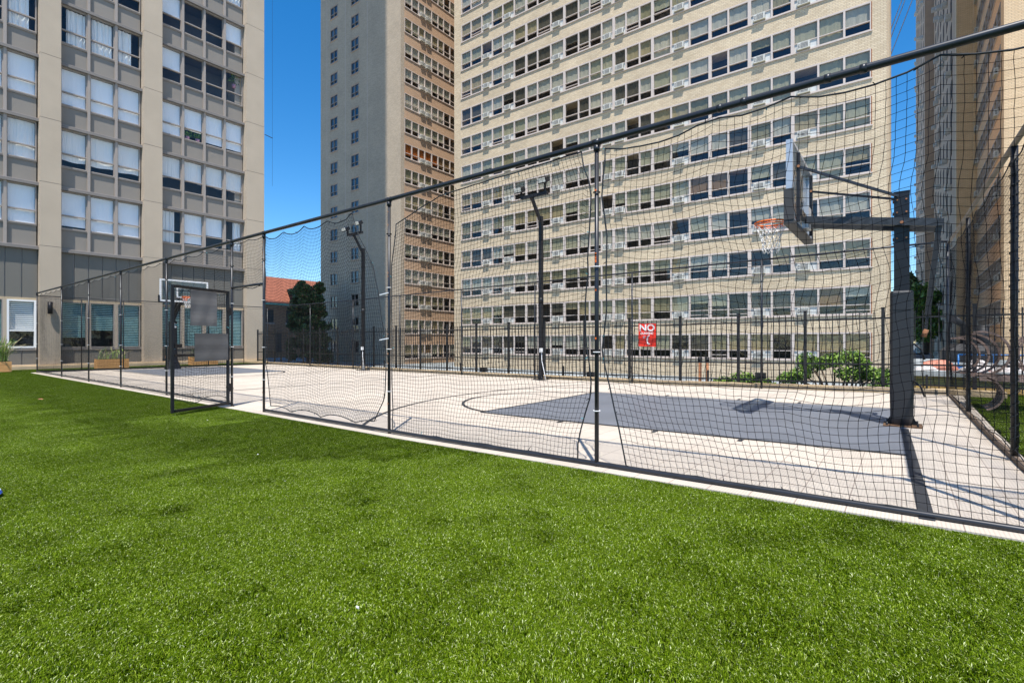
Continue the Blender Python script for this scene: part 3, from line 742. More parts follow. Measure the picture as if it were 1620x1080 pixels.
# ------------------------------------------------------------------ netting
TIES = []
def net_panel(name, parent, O, U, L_, z0f, z1f, sp=.052, r=.0016, wav=.02, off0=None, off1=None, bulge=.05, seed=0, normal=None):
    """knotted cord net hung in a bay. O origin, U unit along, z0f/z1f: bottom and top height at a"""
    r_ = np.random.default_rng(seed); U = np.array(U, float); Nn = np.array(normal if normal is not None else (-U[1], U[0], 0), float)
    H = z1f(L_/2)-z0f(L_/2); m = int(round(H/sp)); n = int(round(L_/sp))
    ti = np.linspace(0, 1, n+1)[:, None]; tj = np.linspace(0, 1, m+1)[None, :]
    zmid = H*tj+z0f(L_/2)
    o0 = np.vectorize(off0)(zmid) if off0 else 0*zmid; o1 = np.vectorize(off1)(zmid) if off1 else 0*zmid
    A = o0+ti*(L_-o0-o1)
    zb = np.vectorize(z0f)(A); zt = np.vectorize(z1f)(A)
    Z = zb+(zt-zb)*tj
    ph = r_.uniform(0, 6, 6); env = np.sin(np.pi*ti)*np.ones_like(tj); envz = np.sin(np.pi*tj)*np.ones_like(ti)
    A = A+wav*env*envz*(np.sin(Z*3.1+A*.9+ph[0])+.6*np.sin(Z*7+ph[1]+A*1.7)+.35*np.sin(Z*15+A*4+ph[4]))
    Z = Z+wav*env*envz*(np.sin(A*2.3+ph[2])+.7*np.sin(A*5.1+Z+ph[3]))-wav*1.6*env*(1-tj)*tj*4
    A = A+r_.normal(0, .0013, A.shape); Z = Z+r_.normal(0, .0013, Z.shape)
    B = bulge*env*envz*(.6*np.sin(Z*1.7+ph[5])+.4*np.sin(A*2.2+ph[1]))
    Pn = np.array(O, float)+A[..., None]*U+B[..., None]*Nn; Pn[..., 2] = Z+O[2]
    P = np.concatenate([Pn[:-1, :].reshape(-1, 3), Pn[:, :-1].reshape(-1, 3)]); Q = np.concatenate([Pn[1:, :].reshape(-1, 3), Pn[:, 1:].reshape(-1, 3)])
    V, Fc = tube_edges(P, Q, r)
    if r > .0018:                           # knots where the cords cross
        K = Pn.reshape(-1, 3); a_, b2, c2 = np.array(U)*r*2.1, Nn*r*2.1, np.array([0, 0, r*2.1])
        KV = np.stack([K-a_, K-b2, K+a_, K+b2, K-c2, K+c2], 1).reshape(-1, 3); n6 = np.arange(len(K))[:, None]*6+len(V)
        KF = np.concatenate([n6+np.array([[4, 0, 1, 4]]) if 0 else n6+np.array([[4, 0, 5, 1]]), n6+np.array([[4, 1, 5, 2]]), n6+np.array([[4, 2, 5, 3]]), n6+np.array([[4, 3, 5, 0]])], 0)
        V = np.concatenate([V, KV]); Fc = np.concatenate([Fc, KF])
    o = npmesh(name, V, Fc, M_net, parent)
    # border rope laced round the edge
    g = MB()
    for line in (Pn[:, 0], Pn[:, -1], Pn[0, :], Pn[-1, :]):
        pts = line[::3] if len(line) > 8 else line
        if not np.allclose(pts[-1], line[-1]): pts = np.vstack([pts, line[-1]])
        pts = pts + r_.normal(0, .003, pts.shape); g.tube([tuple(p) for p in pts], (.0072 if r > .0018 else .006), M_rope, 5)
        if r > .0014:                          # loose lacing tails
            for p in line[::4]:
                e = p+r_.normal(0, .017, 3); g.tube([tuple(p), tuple(e)], .0035, M_cyan if r_.random() < .22 else M_net, 4)
    ro = g.build('edge_rope', o)
    return o
def lin(z, pts):
    if z <= pts[0][0]: return pts[0][1]
    for (a, b), (c, d) in zip(pts, pts[1:]):
        if z <= c: return b+(d-b)*(z-a)/(c-a)
    return pts[-1][1]

# near side fence
NY = 4.25; fence = thing('net_fence', 'nearest long black net fence along the turf with tall pipe posts', 'fence', (-12, NY, 0), 'net fences around the court')
def toprail(x): return 3.05+.04*max(0, x+5)/5.8
def botrail(x): return .035+.045*min(max(0, x+5)/5.8, 1)
px = [-26.3, -22.5, -19.25, -16.25, -13.05, -9.82, -8.62, -5.3, -2.27, .85]
for x in px:
    g = MB(); g.tube([(x, NY, -.03), (x, NY, toprail(x)-.02)], .0205, M_pipe, 12); o = g.build('post', fence)
    t = MB(); t.tube([(x, NY, toprail(x)-.085), (x, NY, toprail(x)-.03)], .03, M_pipe, 12); t.tube([(x-.035, NY, toprail(x)), (x+.035, NY, toprail(x))], .033, M_pipe, 12)
    for z in (.55, 1.1, 1.9, 2.6):
        t.tube([(x+.032*math.cos(a_), NY+.032*math.sin(a_), z+.0) for a_ in [i*math.pi/5 for i in range(10)]], .005, M_tie if z != 2.6 else M_net, 5, closed=True)
    for _ in range(8): 
        z = random.uniform(.2, 2.9); t.box(x-.008, x+.008, NY-.0222, NY-.0203, z, z+random.uniform(.01, .03), M_orange if abs(x+2.27) < .1 else M_rust)
    if abs(x+5.3) < .1:
        for z in (1.82, 1.23): t.bar((x+.03, NY-.04, z+.01), (x-.13, NY-.05, z-.01), .012, .012, M_tie)
    t.build('tie', o)
    if x < -9: 
        g = MB(); g.tube([(x, NY, .12), (x+.12, NY-.02, .01)], .006, M_rope, 5); g.build('cord_tail', o)
g = MB(); g.tube([(x, NY-.0, toprail(x)) for x in np.linspace(-26.3, 4.0, 30)], .028, M_pipe, 14)
for x in (-1.16, -.42, -.21, -.98): g.tube([(x-.02, NY, toprail(x)), (x+.02, NY, toprail(x))], .032, M_pipe, 12)
g.build('top_rail', fence)
g = MB(); g.tube([(x, NY, botrail(x)) for x in np.linspace(-8.62, 4.0, 14)], .022, M_pipe, 10); g.build('bottom_rail', fence)
g = MB(); g.tube([(x, NY, .05) for x in np.linspace(-26.3, -9.82, 14)], .022, M_pipe, 10); g.build('bottom_rail', fence)
g = MB(); g.tube([(-9.82, NY, 2.19), (-8.62, NY, 2.19)], .02, M_pipe, 10); g.build('transom', fence)
def ties(period, depth, ph=0.):
    return lambda a: depth*abs(math.sin(math.pi*(a/period+ph)))**.7
for k in range(len(px)-1):
    xa, xb = px[k]+.03, px[k+1]-.03; Lp = xb-xa
    if k == 5: 
        net_panel('net', fence, (xa, NY, 0), (1, 0, 0), Lp, lambda a: 2.17-.04*abs(math.sin(a*6)), lambda a: 3.0-.03*abs(math.sin(a*5)), wav=.02, seed=50); continue
    sc = ties(.75, .07, .1*k); sb = ties(.9, .03, .2)
    o0 = o1 = None; tf = (lambda a, xa=xa, sc=sc: toprail(xa+a)-.05-sc(a)); bf = (lambda a, xa=xa, sb=sb: botrail(xa+a)+.025+sb(a))
    if k == 6: sc = ties(.62, .09, .0); tf = (lambda a, xa=xa: toprail(xa+a)-.05-ties(.62, .09)(a) if a < 2.4 else toprail(xa+a)-.05-.12*(a-2.4)); o1 = lambda z: lin(z, [(.1, .28), (.45, .05), (1, .03), (1.4, .10), (2.2, .30), (2.6, .62), (3.0, .82)]); o0 = lambda z: lin(z, [(.1, .2), (.35, .16), (.9, .02), (3, .02)]); bf = (lambda a, xa=xa: botrail(xa+a)+.03+.07*abs(math.sin(math.pi*a/.85))**.7)
    if k == 7: tf = (lambda a, xa=xa: toprail(xa+a)-.05-.10*(1-min(a/2.86, 1)) - .22*max(0, .9-a)/.9 if a < 2.86 else toprail(xa+a)-.05-.05); o0 = lambda z: lin(z, [(.1, .04), (2.4, .02), (3, .12)]); o1 = lambda z: lin(z, [(.1, .18), (.3, .16), (.72, .02), (1.3, .10), (2, .06), (2.5, .03), (2.62, .02), (2.95, .14)])
    if k in (7, 8): bf = (lambda a, xa=xa: botrail(xa+a)+.012+.008*math.sin(a*9))
    if k == 8:
        TX_ = [xa, -1.22, -.68, .20, 1.2]
        def tf(a, xa=xa):
            for p, q in zip(TX_, TX_[1:]):
                if xa+a <= q+1e-6: return toprail(xa+a)-.052-.075*math.sin(math.pi*max(0, min(1, (xa+a-p)/(q-p))))**.8*(q-p)/.8
            return toprail(xa+a)-.06
    if k == 8: o0 = lambda z: lin(z, [(.08, .27), (.35, .21), (1.12, .02), (1.5, .07), (2.2, .07), (2.55, .02), (3, .06)])
    rr = .0019 if k >= 6 else .0016
    net_panel('net', fence, (xa, NY+.0, 0), (1, 0, 0), Lp, bf, tf, wav=.03 if k < 8 else .042, off0=o0, off1=o1, r=rr, bulge=.06, seed=10+k, sp=.058 if k == 8 else .049)
net_panel('net', fence, (.88, NY, 0), (1, 0, 0), 3.0, lambda a: .1, lambda a: 3.0-.05*abs(math.sin(a*3)), wav=.03, seed=70)

# gate, hinged on the post at x=-9.82 and standing open over the turf
GA = Vector((-9.80, 4.17, 0)); GB_ = Vector((-9.36, 3.13, 0)); GU = (GB_-GA); GL = GU.length; GU.normalize(); GN = Vector((-GU.y, GU.x, 0))
gate = thing('gate', 'black framed net gate standing open on the turf with two grey sheets on it', 'gate', GA)
P3 = lambda a, z, n=0: tuple(GA+GU*a+GN*n+Vector((0, 0, z)))
g = MB()
for a in (0, GL): g.bar(P3(a, .04), P3(a, 2.12), .042, .042, M_black)
g.bar(P3(0.026, 2.10), P3(GL-.026, 2.10), .045, .045, M_black); g.bar(P3(.026, .065), P3(GL-.026, .065), .045, .045, M_black); g.bar(P3(.026, .97), P3(GL-.026, .97), .04, .04, M_black)
g.build('frame', gate)
net_panel('net', gate, tuple(GA+GU*.03), tuple(GU), GL-.06, lambda a: .12+.12*abs(math.sin(a*4.5))+(.2*max(0, .3-a)), lambda a: 2.06-.03*abs(math.sin(a*8)), wav=.015, bulge=.02, seed=90)
M_sheet1 = pm('grey_sheet', (.17, .17, .175), .28, var=.3, scale=1.6, stretch=(.3, .3, 2.2)); M_sheet2 = pm('dark_sheet', (.115, .115, .118), .5, var=.1)
def sheet(a0, a1, z0, z1, n, mat, amp, name):
    g = MB(); nn = 14; mm = 10; vs = []
    f = lambda i, j: P3(a0+(a1-a0)*i/nn, z0+(z1-z0)*j/mm, n+amp*math.sin(i*.8+j*.35)*(1-j/mm*.6)+amp*.8*math.sin(j*1.3))
    for i in range(nn):
        for j in range(mm):
            g.poly([f(i, j), f(i+1, j), f(i+1, j+1), f(i, j+1)], mat, True)
            q = [Vector(p)+GN*.003 for p in (f(i, j), f(i, j+1), f(i+1, j+1), f(i+1, j))]; g.poly(q, mat, True)
    o = g.build(name, gate); return o
sheet(.28, .82, 1.47, 2.07, .03, M_sheet1, .005, 'sheet'); sheet(.03, .74, .86, 1.34, .03, M_sheet2, .004, 'sheet')
g = MB()
for z in (.35, 1.75): g.bar((-9.82, 4.235, z-.05), (-9.80, 4.18, z+.05), .04, .1, M_black)
g.build('hinge', gate)
g = MB(); g.bar(P3(GL-.02, 1.13, .03), P3(GL-.14, 1.13, .03), .03, .06, M_black); g.build('latch', gate)

# far, left and right net fences
def zfar(x): return zc(x, 13.2)
fence2 = thing('net_fence', 'far long net fence in front of the picket railing and the strip window block', 'fence', (-12, 13.2, 0), 'net fences around the court')
fx = [-26.4, -22.3, -18.9, -15.8, -12.45, -9.25, -5.95, -2.65, .72]
ft = lambda x: 2.98+.0+max(0, x+20)/20.7*.2
for x in fx:
    g = MB(); g.tube([(x, 13.2, zfar(x)-.02), (x, 13.2, ft(x)-.01)], .022, M_pipe, 8); g.build('post', fence2)
g = MB(); g.tube([(x, 13.2, ft(x)) for x in np.linspace(-26.4, .72, 20)], .022, M_pipe, 10); g.build('top_rail', fence2)
g = MB(); g.tube([(x, 13.2, zfar(x)+.05) for x in np.linspace(-26.4, .72, 20)], .016, M_black, 6); g.build('bottom_rail', fence2)
for k in range(len(fx)-1):
    xa, xb = fx[k]+.02, fx[k+1]-.02
    net_panel('net', fence2, (xa, 13.2, 0), (1, 0, 0), xb-xa, lambda a, xa=xa: zfar(xa+a)+.06, lambda a, xa=xa: ft(xa+a)-.04-.06*abs(math.sin(a*3.3)), sp=.05, r=.0011, wav=.03, seed=120+k)
fence3 = thing('net_fence', 'short net fence on the right side of the court, seen steeply beside the grass', 'fence', (.8, 9, 0), 'net fences around the court')
sy = [6.78, 10.29]; sx = lambda y: .86-.0165*(y-6.5)
for y in [4.55]+sy:
    g = MB(); g.tube([(sx(y), y, .0), (sx(y), y, 3.07)], .029, M_black, 10); o = g.build('post', fence3)
    t = MB()
    t.tube([(sx(y)+(.033+.004*math.sin(a_*1.7))*math.cos(a_), y+.034*math.sin(a_), .1+2.85*a_/170) for a_ in [i*.55 for i in range(309)]], .0045, M_rope, 4)
    t.build('lashing', o)
M_beam = pm('old_beam', (.13, .09, .06), .85, var=.3, scale=8)
M_galv = pm('weathered_pipe', (.22, .19, .16), .6, metal=.2, var=.3, scale=8)
g = MB(); g.tube([(sx(y), y, 3.06+(y-4.3)*.012) for y in np.linspace(4.32, 13.2, 10)], .026, M_galv, 10); g.build('top_rail', fence3)
g = MB(); g.bar((sx(4.4), 4.4, .055), (sx(13.1), 13.1, .14), .045, .055, M_beam); g.build('bottom_rail', fence3)
for ya, yb, sd in ((4.6, 6.74, 1), (6.82, 10.25, 2), (10.33, 13.15, 3)):
    net_panel('net', fence3, (sx(ya), ya, 0), (sx(yb)-sx(ya), yb-ya, 0) / np.linalg.norm((sx(yb)-sx(ya), yb-ya, 0)), math.hypot(sx(yb)-sx(ya), yb-ya), lambda a, ya=ya: .12+.05*abs(math.sin(a*2)), lambda a, ya=ya: 3.0-.07*abs(math.sin(a*2.4)), r=.0014, wav=.04, bulge=.1, seed=150+sd)
fence4 = thing('net_fence', 'net fence at the far left end of the court before the concrete tower', 'fence', (-26.4, 9, 0), 'net fences around the court')
for y in (5.6, 7.0, 10.35, 12.0):
    g = MB(); g.tube([(-26.4, y, 0), (-26.4, y, 2.93)], .018, M_black, 8); g.build('post', fence4)
g = MB(); g.tube([(-26.4, 4.25, 2.96), (-26.4, 13.2, 2.98)], .018, M_pipe, 8); g.tube([(-26.4, 4.25, 3.05), (-26.4, 4.26, .1)], .01, M_pipe, 8); g.build('top_rail', fence4)
g = MB(); g.bar((-26.4, 4.3, .03), (-26.4, 13.2, .03), .05, .06, M_black); g.build('bottom_rail', fence4)
for ya, yb, sd in ((4.27, 8.8, 1), (8.8, 13.18, 2)):
    net_panel('net', fence4, (-26.4, ya, 0), (0, 1, 0), yb-ya, lambda a: .07, lambda a: 2.92-.04*abs(math.sin(a*3)), r=.0015, wav=.03, seed=170+sd)

# ------------------------------------------------------------------ brick curb, picket railing
M_curb = brick('curb_brick', (.56, .42, .25), (.48, .35, .2), (.36, .28, .2), bw=.2, rh=.065, ms=.008)
g = MB()
for k in range(56):
    xa = -30+31.6*k/56; xb = -30+31.6*(k+1)/56; z = .09+zfar((xa+xb)/2)
    g.box(xa, xb, 13.42, 13.8, -.5, z, M_curb)
cu = g.build('curb_wall', origin=(-14, 13.6, 0)); tag(cu, 'low tan brick curb along the far edge of the court', 'curb')
PY = 13.95
rail = thing('picket_railing', 'black steel picket railing on the far edge behind the court nets', 'railing', (-14, PY, 0))
pxs = [-29.0, -27.1, -25.65, -24.2, -22.7, -21.2]+[-.33-1.51*k for k in range(13, -1, -1)]+[1.18, 2.7, 4.2, 5.7, 7.2]
zp = lambda x: .05+zfar(min(x, 1))*.8
for i, x in enumerate(pxs):
    g = MB(); g.box(x-.032, x+.032, PY-.032, PY+.032, -1.0, zp(x)+1.80, M_picket); g.box(x-.038, x+.038, PY-.038, PY+.038, zp(x)+1.8, zp(x)+1.82, M_picket); g.build('post', rail)
for i in range(len(pxs)-1):
    xa, xb = pxs[i]+.032, pxs[i+1]-.032; g = MB()
    for z in (.12, .55, 1.58): g.bar((xa, PY, z+zp(xa)), (xb, PY, z+zp(xb)), .03, .035, M_picket)
    n = max(2, int(round((xb-xa)/.135)))
    for k in range(1, n): x = xa+(xb-xa)*k/n; g.box(x-.009, x+.009, PY-.009, PY+.009, zp(x)+.02, zp(x)+1.72, M_picket)
    g.build('picket_panel', rail)
    if i % 3 == 1:
        g = MB()
        g.box(xa+.7, xa+.74, PY-.05, PY-.0, -.6, zp(xa)+.35, M_picket); g.build('brace', rail)

# ------------------------------------------------------------------ red sign
sign = thing('warning_sign', 'red NO DUNKING sign with white lettering on the black picket railing', 'sign', (-5.8, PY-.1, 1.05))
SX0, SX1, SZ0, SZ1 = -6.06, -5.54, 1.06, 1.72; SYp = PY-.055
g = MB(); M_red = pm('sign_red', (.85, .035, .015), .45, var=.04); n = 6
for i in range(n):
    for j in range(n):
        f = lambda i, j: (SX0+(SX1-SX0)*i/n+.012*j/n*0, SYp-.008*math.sin(i*1.1), SZ0+(SZ1-SZ0)*j/n-.01*i/n)
        g.poly([f(i, j), f(i+1, j), f(i+1, j+1), f(i, j+1)], M_red); g.poly([(p[0], p[1]+.004, p[2]) for p in (f(i, j), f(i, j+1), f(i+1, j+1), f(i+1, j))], M_red)
g.build('board', sign)
def text_mesh(txt, size, pos, rotz, mat, name, parent, sx=1., rx=90):
    cu = bpy.data.curves.new('t', 'FONT'); cu.body = txt; cu.size = size; cu.align_x = 'CENTER'; cu.align_y = 'CENTER'; cu.extrude = .0015; cu.offset = .006*size/.2
    to = bpy.data.objects.new('t', cu); COL.objects.link(to); bpy.context.view_layer.update()
    me = bpy.data.meshes.new_from_object(to.evaluated_get(bpy.context.evaluated_depsgraph_get())); COL.objects.unlink(to); bpy.data.objects.remove(to)
    me.transform(Matrix.Translation(Vector(pos)) @ Matrix.Rotation(rotz, 4, 'Z') @ Matrix.Rotation(R(rx), 4, 'X') @ Matrix.Diagonal((sx, 1, 1, 1)))
    me.materials.clear(); me.materials.append(mat); me.name = name
    o = bpy.data.objects.new(name, me); COL.objects.link(o); setpar(o, parent); return o
text_mesh('NO', .26, ((SX0+SX1)/2, SYp-.014, 1.585), 0, M_white, 'lettering', sign, 1.12)
text_mesh('DUNKING', .085, ((SX0+SX1)/2, SYp-.014, 1.43), 0, M_white, 'lettering', sign, 1.0)
g = MB(); yy = SYp-.015
def icon(pts, r_): g.tube([(SX0+a, yy, SZ0+b_) for a, b_ in pts], r_, M_white, 6)
icon([(.34, .315), (.29, .28), (.27, .2), (.27, .14)], [.014, .018, .024, .022]); icon([(.27, .14), (.29, .09), (.35, .06)], .014); icon([(.27, .14), (.27, .09), (.31, .045)], .014)
g.tube([(SX0+.262, yy, SZ0+.285), (SX0+.262, yy-.003, SZ0+.27)], .02, M_white, 8)
icon([(.13, .285), (.21, .285)], .007); icon([(.14, .285), (.155, .235), (.185, .235), (.2, .285)], .006); icon([(.155, .28), (.185, .24)], .005)
g.build('pictogram', sign)

# ------------------------------------------------------------------ basketball hoops
def hoop_net(rx, ry, rz, parent):
    g = MB(); n = 12; rr = [.222, .2, .165, .14, .125, .125, .11]; zz = [0, -.07, -.15, -.23, -.31, -.38, -.45]
    P = lambda k, i: (rx+rr[i]*math.cos(2*math.pi*k/n)+random.uniform(-.006, .006), ry+rr[i]*math.sin(2*math.pi*k/n)+random.uniform(-.006, .006), rz+zz[i]+random.uniform(-.01, .01))
    grid = {(k, i): P(k/2, i) for i in range(7) for k in range(2*n)}
    for i in range(6):
        for k in range(0, 2*n, 2):
            kk = (k+i) % (2*n)
            g.tube([grid[(kk, i)], grid[((kk+1) % (2*n), i+1)]], .0042, M_white_net, 5); g.tube([grid[(kk, i)], grid[((kk-1) % (2*n), i+1)]], .0042, M_white_net, 5)
    return g.build('basket_net', parent)
def rim(rx, ry, rz, d, bx, parent):
    g = MB(); g.tube([(rx+.225*math.cos(2*math.pi*i/32), ry+.225*math.sin(2*math.pi*i/32), rz) for i in range(32)], .014, M_orange, 8, closed=True)
    g.tube([(rx+.225*math.cos(2*math.pi*i/32), ry+.225*math.sin(2*math.pi*i/32), rz-.035) for i in range(32)], .009, M_orange, 6, closed=True)
    xa = rx+d*.2
    for s in (-1, 1): g.bar((xa, ry+s*.1, rz-.012), (bx-d*.02, ry+s*.07, rz-.012), .012, .05, M_orange)
    g.box(bx-d*.028, bx-d*.004, ry-.08, ry+.08, rz-.14, rz+.03, M_orange)
    return g.build('rim', parent)
HY = 8.73; M_post = pm('post_paint', (.009, .010, .013), .4, var=.3, scale=5, spec=.4); M_drust = pm('dark_rust', (.13, .07, .035), .9, var=.5, scale=12)
hoop = thing('basketball_hoop', 'near basketball hoop with thick padded square pole at the right end of the court', 'basketball hoop', (0, HY, 0))
g = MB(); g.box(-.085, .085, HY-.085, HY+.085, .02, 3.22, M_post); g.build('pole', hoop)
g = MB(); g.box(-.09, .09, HY-.09, HY+.09, 3.221, 3.235, M_post)
for z in (2.60, 2.95, 3.12):
    for yy in (-.05, .05): g.tube([(-.086, HY+yy, z), (-.10, HY+yy, z)], .014, M_rust, 6); g.tube([(yy, HY-.086, z), (yy, HY-.098, z)], .012, M_rust, 6)
g.build('bolt', hoop)
g = MB()
def rrect(cx, cy, hw, ch, z): return [(cx-hw+ch, cy-hw, z), (cx+hw-ch, cy-hw, z), (cx+hw, cy-hw+ch, z), (cx+hw, cy+hw-ch, z), (cx+hw-ch, cy+hw, z), (cx-hw+ch, cy+hw, z), (cx-hw, cy+hw-ch, z), (cx-hw, cy-hw+ch, z)]
def loft(g, rings, mat):
    for a, b_ in zip(rings, rings[1:]):
        for i in range(len(a)): j = (i+1) % len(a); g.poly([a[i], a[j], b_[j], b_[i]], mat)
    g.poly(rings[-1], mat); g.poly(rings[0][::-1], mat)
hw0 = .128
loft(g, [rrect(0, HY, .10, .02, .06), rrect(0, HY, .125, .04, .16), rrect(0, HY, hw0+.003, .035, .5), rrect(0, HY, hw0, .03, 1.2), rrect(0, HY, hw0-.001, .03, 1.86), rrect(0, HY, .115, .03, 1.885)], M_pad)
g.build('pole_pad', hoop)
g = MB()
for k in range(9): g.bar((.129, HY-.03, .3+k*.18), (.129, HY+.03, .34+k*.18), .006, .012, M_black)
g.box(-.131, -.1285, HY-.1, HY+.1, 1.62, 1.635, M_black); g.box(-.1, .1, HY-.1315, HY-.129, 1.62, 1.632, M_black); g.build('pad_seam', hoop)
g = MB(); g.box(-.2, .22, HY-.2, HY+.2, zc(0, HY)+.003, zc(0, HY)+.018, M_drust)
for sx_, sy_ in ((-.16, -.16), (.17, -.16), (-.16, .16), (.17, .16)): g.tube([(sx_, HY+sy_, .03), (sx_, HY+sy_, .11)], .014, M_black, 6)
for s1, s2 in ((1, 0), (-1, 0), (0, 1), (0, -1)): g.poly([(s1*.09, HY+s2*.09, .05), (s1*.19, HY+s2*.19, .05), (s1*.09, HY+s2*.09, .25)], M_black)
g.build('base_plate', hoop)
g = MB()
for z, a_ in ((1.05, .09), (.55, .08)): g.tube([(.13, HY-.1, z+.12), (.2, HY-.12, z+.05), (.24, HY-.13, z-a_)], .012, M_black, 6)
g.build('strap', hoop)
# backboard
BX = -1.25; B0, B1, BZ0, BZ1 = HY-.92, HY+.92, 2.87, 3.97
M_alu = pm('backboard_frame', (.50, .51, .53), .35, metal=.4, var=.08)
M_bglass = glass('board_glass', (.80, .83, .84), 1.5)
bb = MB(); bb.box(BX, BX+.012, B0+.04, B1-.04, BZ0+.04, BZ1-.04, M_bglass); bo = bb.build('backboard', hoop)
g = MB()
g.box(BX-.012, BX+.07, B0, B0+.04, BZ0, BZ1, M_alu); g.box(BX-.012, BX+.07, B1-.04, B1, BZ0, BZ1, M_alu)
g.box(BX-.012, BX+.07, B0+.04, B1-.04, BZ1-.04, BZ1, M_alu); g.box(BX-.012, BX+.07, B0+.04, B1-.04, BZ0, BZ0+.04, M_alu)
g.build('frame', bo)
g = MB()
for y0, y1, z0, z1 in ((HY-.3, HY+.3, 3.5, 3.55), (HY-.3, HY+.3, 3.06, 3.11), (HY-.3, HY-.25, 3.11, 3.5), (HY+.25, HY+.3, 3.11, 3.5), (B0+.04, B1-.04, BZ1-.10, BZ1-.04), (B0+.04, B0+.1, BZ0+.04, BZ1-.1), (B1-.1, B1-.04, BZ0+.04, BZ1-.1)):
    g.box(BX-.005, BX-.002, y0, y1, z0, z1, M_white)
g.build('target_lines', bo)
M_bpad = pm('board_padding', (.045, .042, .04), .55, var=.12)
g = MB()
g.box(BX-.035, BX+.09, B0-.02, B1+.02, BZ0-.06, BZ0-.004, M_bpad)
for y0, y1 in ((B0-.03, B0+.0-.003), (B1+.003, B1+.03)): g.box(BX-.035, BX+.09, y0, y1, BZ0-.003, BZ0+.42, M_bpad)
g.build('padding', bo)
g = MB()
for s in (-1, 1): g.box(BX+.075, BX+.12, HY+s*.62-.025, HY+s*.62+.025, BZ0+.02, BZ1-.12, M_pad)
g.box(BX+.075, BX+.14, HY-.6, HY+.6, 2.98, 3.06, M_pad); g.box(BX+.075, BX+.16, HY-.14, HY+.14, 2.88, 3.2, M_alu); g.build('back_bracket', bo)
rim(-1.62-.0, HY, 3.05, 1, BX, hoop); hoop_net(-1.62, HY, 3.035, hoop)
M_arm = pm('worn_arm_paint', (.035, .038, .042), .45, var=.55, scale=14, metal=.2, bump=.3, bscale=50)
g = MB(); g.bar((BX+.12, HY-.12, 3.0), (.42, HY-.12, 2.74), .085, .10, M_arm); g.bar((BX+.12, HY+.12, 2.96), (.36, HY+.12, 2.70), .07, .07, M_arm)
g.tube([(.0, HY-.17, 2.80), (.0, HY+.17, 2.80)], .02, M_rust, 8); g.bar((.40, HY-.17, 2.74), (.40, HY+.17, 2.74), .05, .08, M_arm)
g.build('arm', hoop)
for s in (-1, 1):
    g = MB(); g.bar((BX+.1, HY+s*.62, 3.66 if s < 0 else 3.6), (-.04, HY+s*.10, 3.17), .032, .032, M_pad); g.tube([(BX+.1, HY+s*.66, 3.66 if s < 0 else 3.6), (BX+.1, HY+s*.58, 3.66 if s < 0 else 3.6)], .02, M_rust, 6); g.build('brace', hoop)
g = MB(); g.bar((.385, HY-.1, 2.70), (.27, HY-.03, 1.55), .075, .06, M_pad); g.bar((.27, HY-.03, 1.55), (.25, HY-.02, 1.3), .035, .035, M_pad); g.tube([(.26, HY-.02, 1.36), (.23, HY-.02, 1.26)], .03, M_rust, 8); g.build('height_strut', hoop)

hoop2 = thing('basketball_hoop', 'distant basketball hoop with clear white edged backboard before the concrete tower', 'basketball hoop', (-25.3, HY, 0))
HX = -25.3
g = MB(); loft(g, [rrect(HX, HY-.25, .27, .05, .0), rrect(HX, HY-.25, .2, .05, .25), rrect(HX, HY-.25, .15, .04, .42), rrect(HX, HY-.25, .135, .03, 1.0), rrect(HX, HY-.25, .135, .03, 2.08)], M_black); g.build('pole_pad', hoop2)
HB = HY-.25
g = MB(); g.box(HX-.08, HX+.08, HB-.08, HB+.08, 2.081, 2.55, M_black)
g.bar((HX-.12, HB, 2.35), (-24.05, HB, 3.0), .09, .09, M_black); g.bar((HX+.02, HB, 2.25), (HX-.2, HB, 2.1), .07, .12, M_black); g.bar((HX+.0, HB, 2.5), (-24.05, HB, 3.55), .07, .07, M_black); g.bar((HX+.1, HB, 2.1), (-24.5, HB, 2.75), .06, .06, M_black); g.build('arm', hoop2)
C0, C1, CZ0, CZ1 = HB-.91, HB+.91, 2.85, 3.77; BX2 = -24.0
bb = MB(); bb.box(BX2-.012, BX2, C0+.06, C1-.06, CZ0+.06, CZ1-.06, M_bglass); bo = bb.build('backboard', hoop2)
g = MB()
for y0, y1, z0, z1 in ((C0, C0+.06, CZ0, CZ1), (C1-.06, C1, CZ0, CZ1), (C0+.06, C1-.06, CZ1-.06, CZ1), (C0+.06, C1-.06, CZ0, CZ0+.06), (HB-.3, HB+.3, 3.42, 3.47), (HB-.3, HB+.3, 3.03, 3.08), (HB-.3, HB-.25, 3.08, 3.42), (HB+.25, HB+.3, 3.08, 3.42)):
    g.box(BX2-.02, BX2+.015, y0, y1, z0, z1, M_white)
g.build('frame', bo)
g = MB(); 
for y0, y1 in ((C0-.05, C0+.12), (C1-.12, C1+.05)): g.box(BX2-.03, BX2+.04, y0, y1, CZ0-.06, CZ0-.005, M_black)
g.box(BX2-.03, BX2+.04, C0-.05, C0-.005, CZ0-.005, CZ0+.25, M_black); g.build('padding', bo)
rim(BX2+.38, HB, 3.05, -1, BX2+.02, hoop2); hoop_net(BX2+.38, HB, 3.035, hoop2)
random.seed(3)
for rw, zz_ in ((0, 1.93), (1, 1.80)):
    g = MB()
    for k in range(5): g.box(HX+.136, HX+.139, HB-.1+k*.042, HB-.1+k*.042+random.uniform(.012, .03), zz_, zz_+random.uniform(.04, .09), M_white)
    g.build('worn_lettering', hoop2)

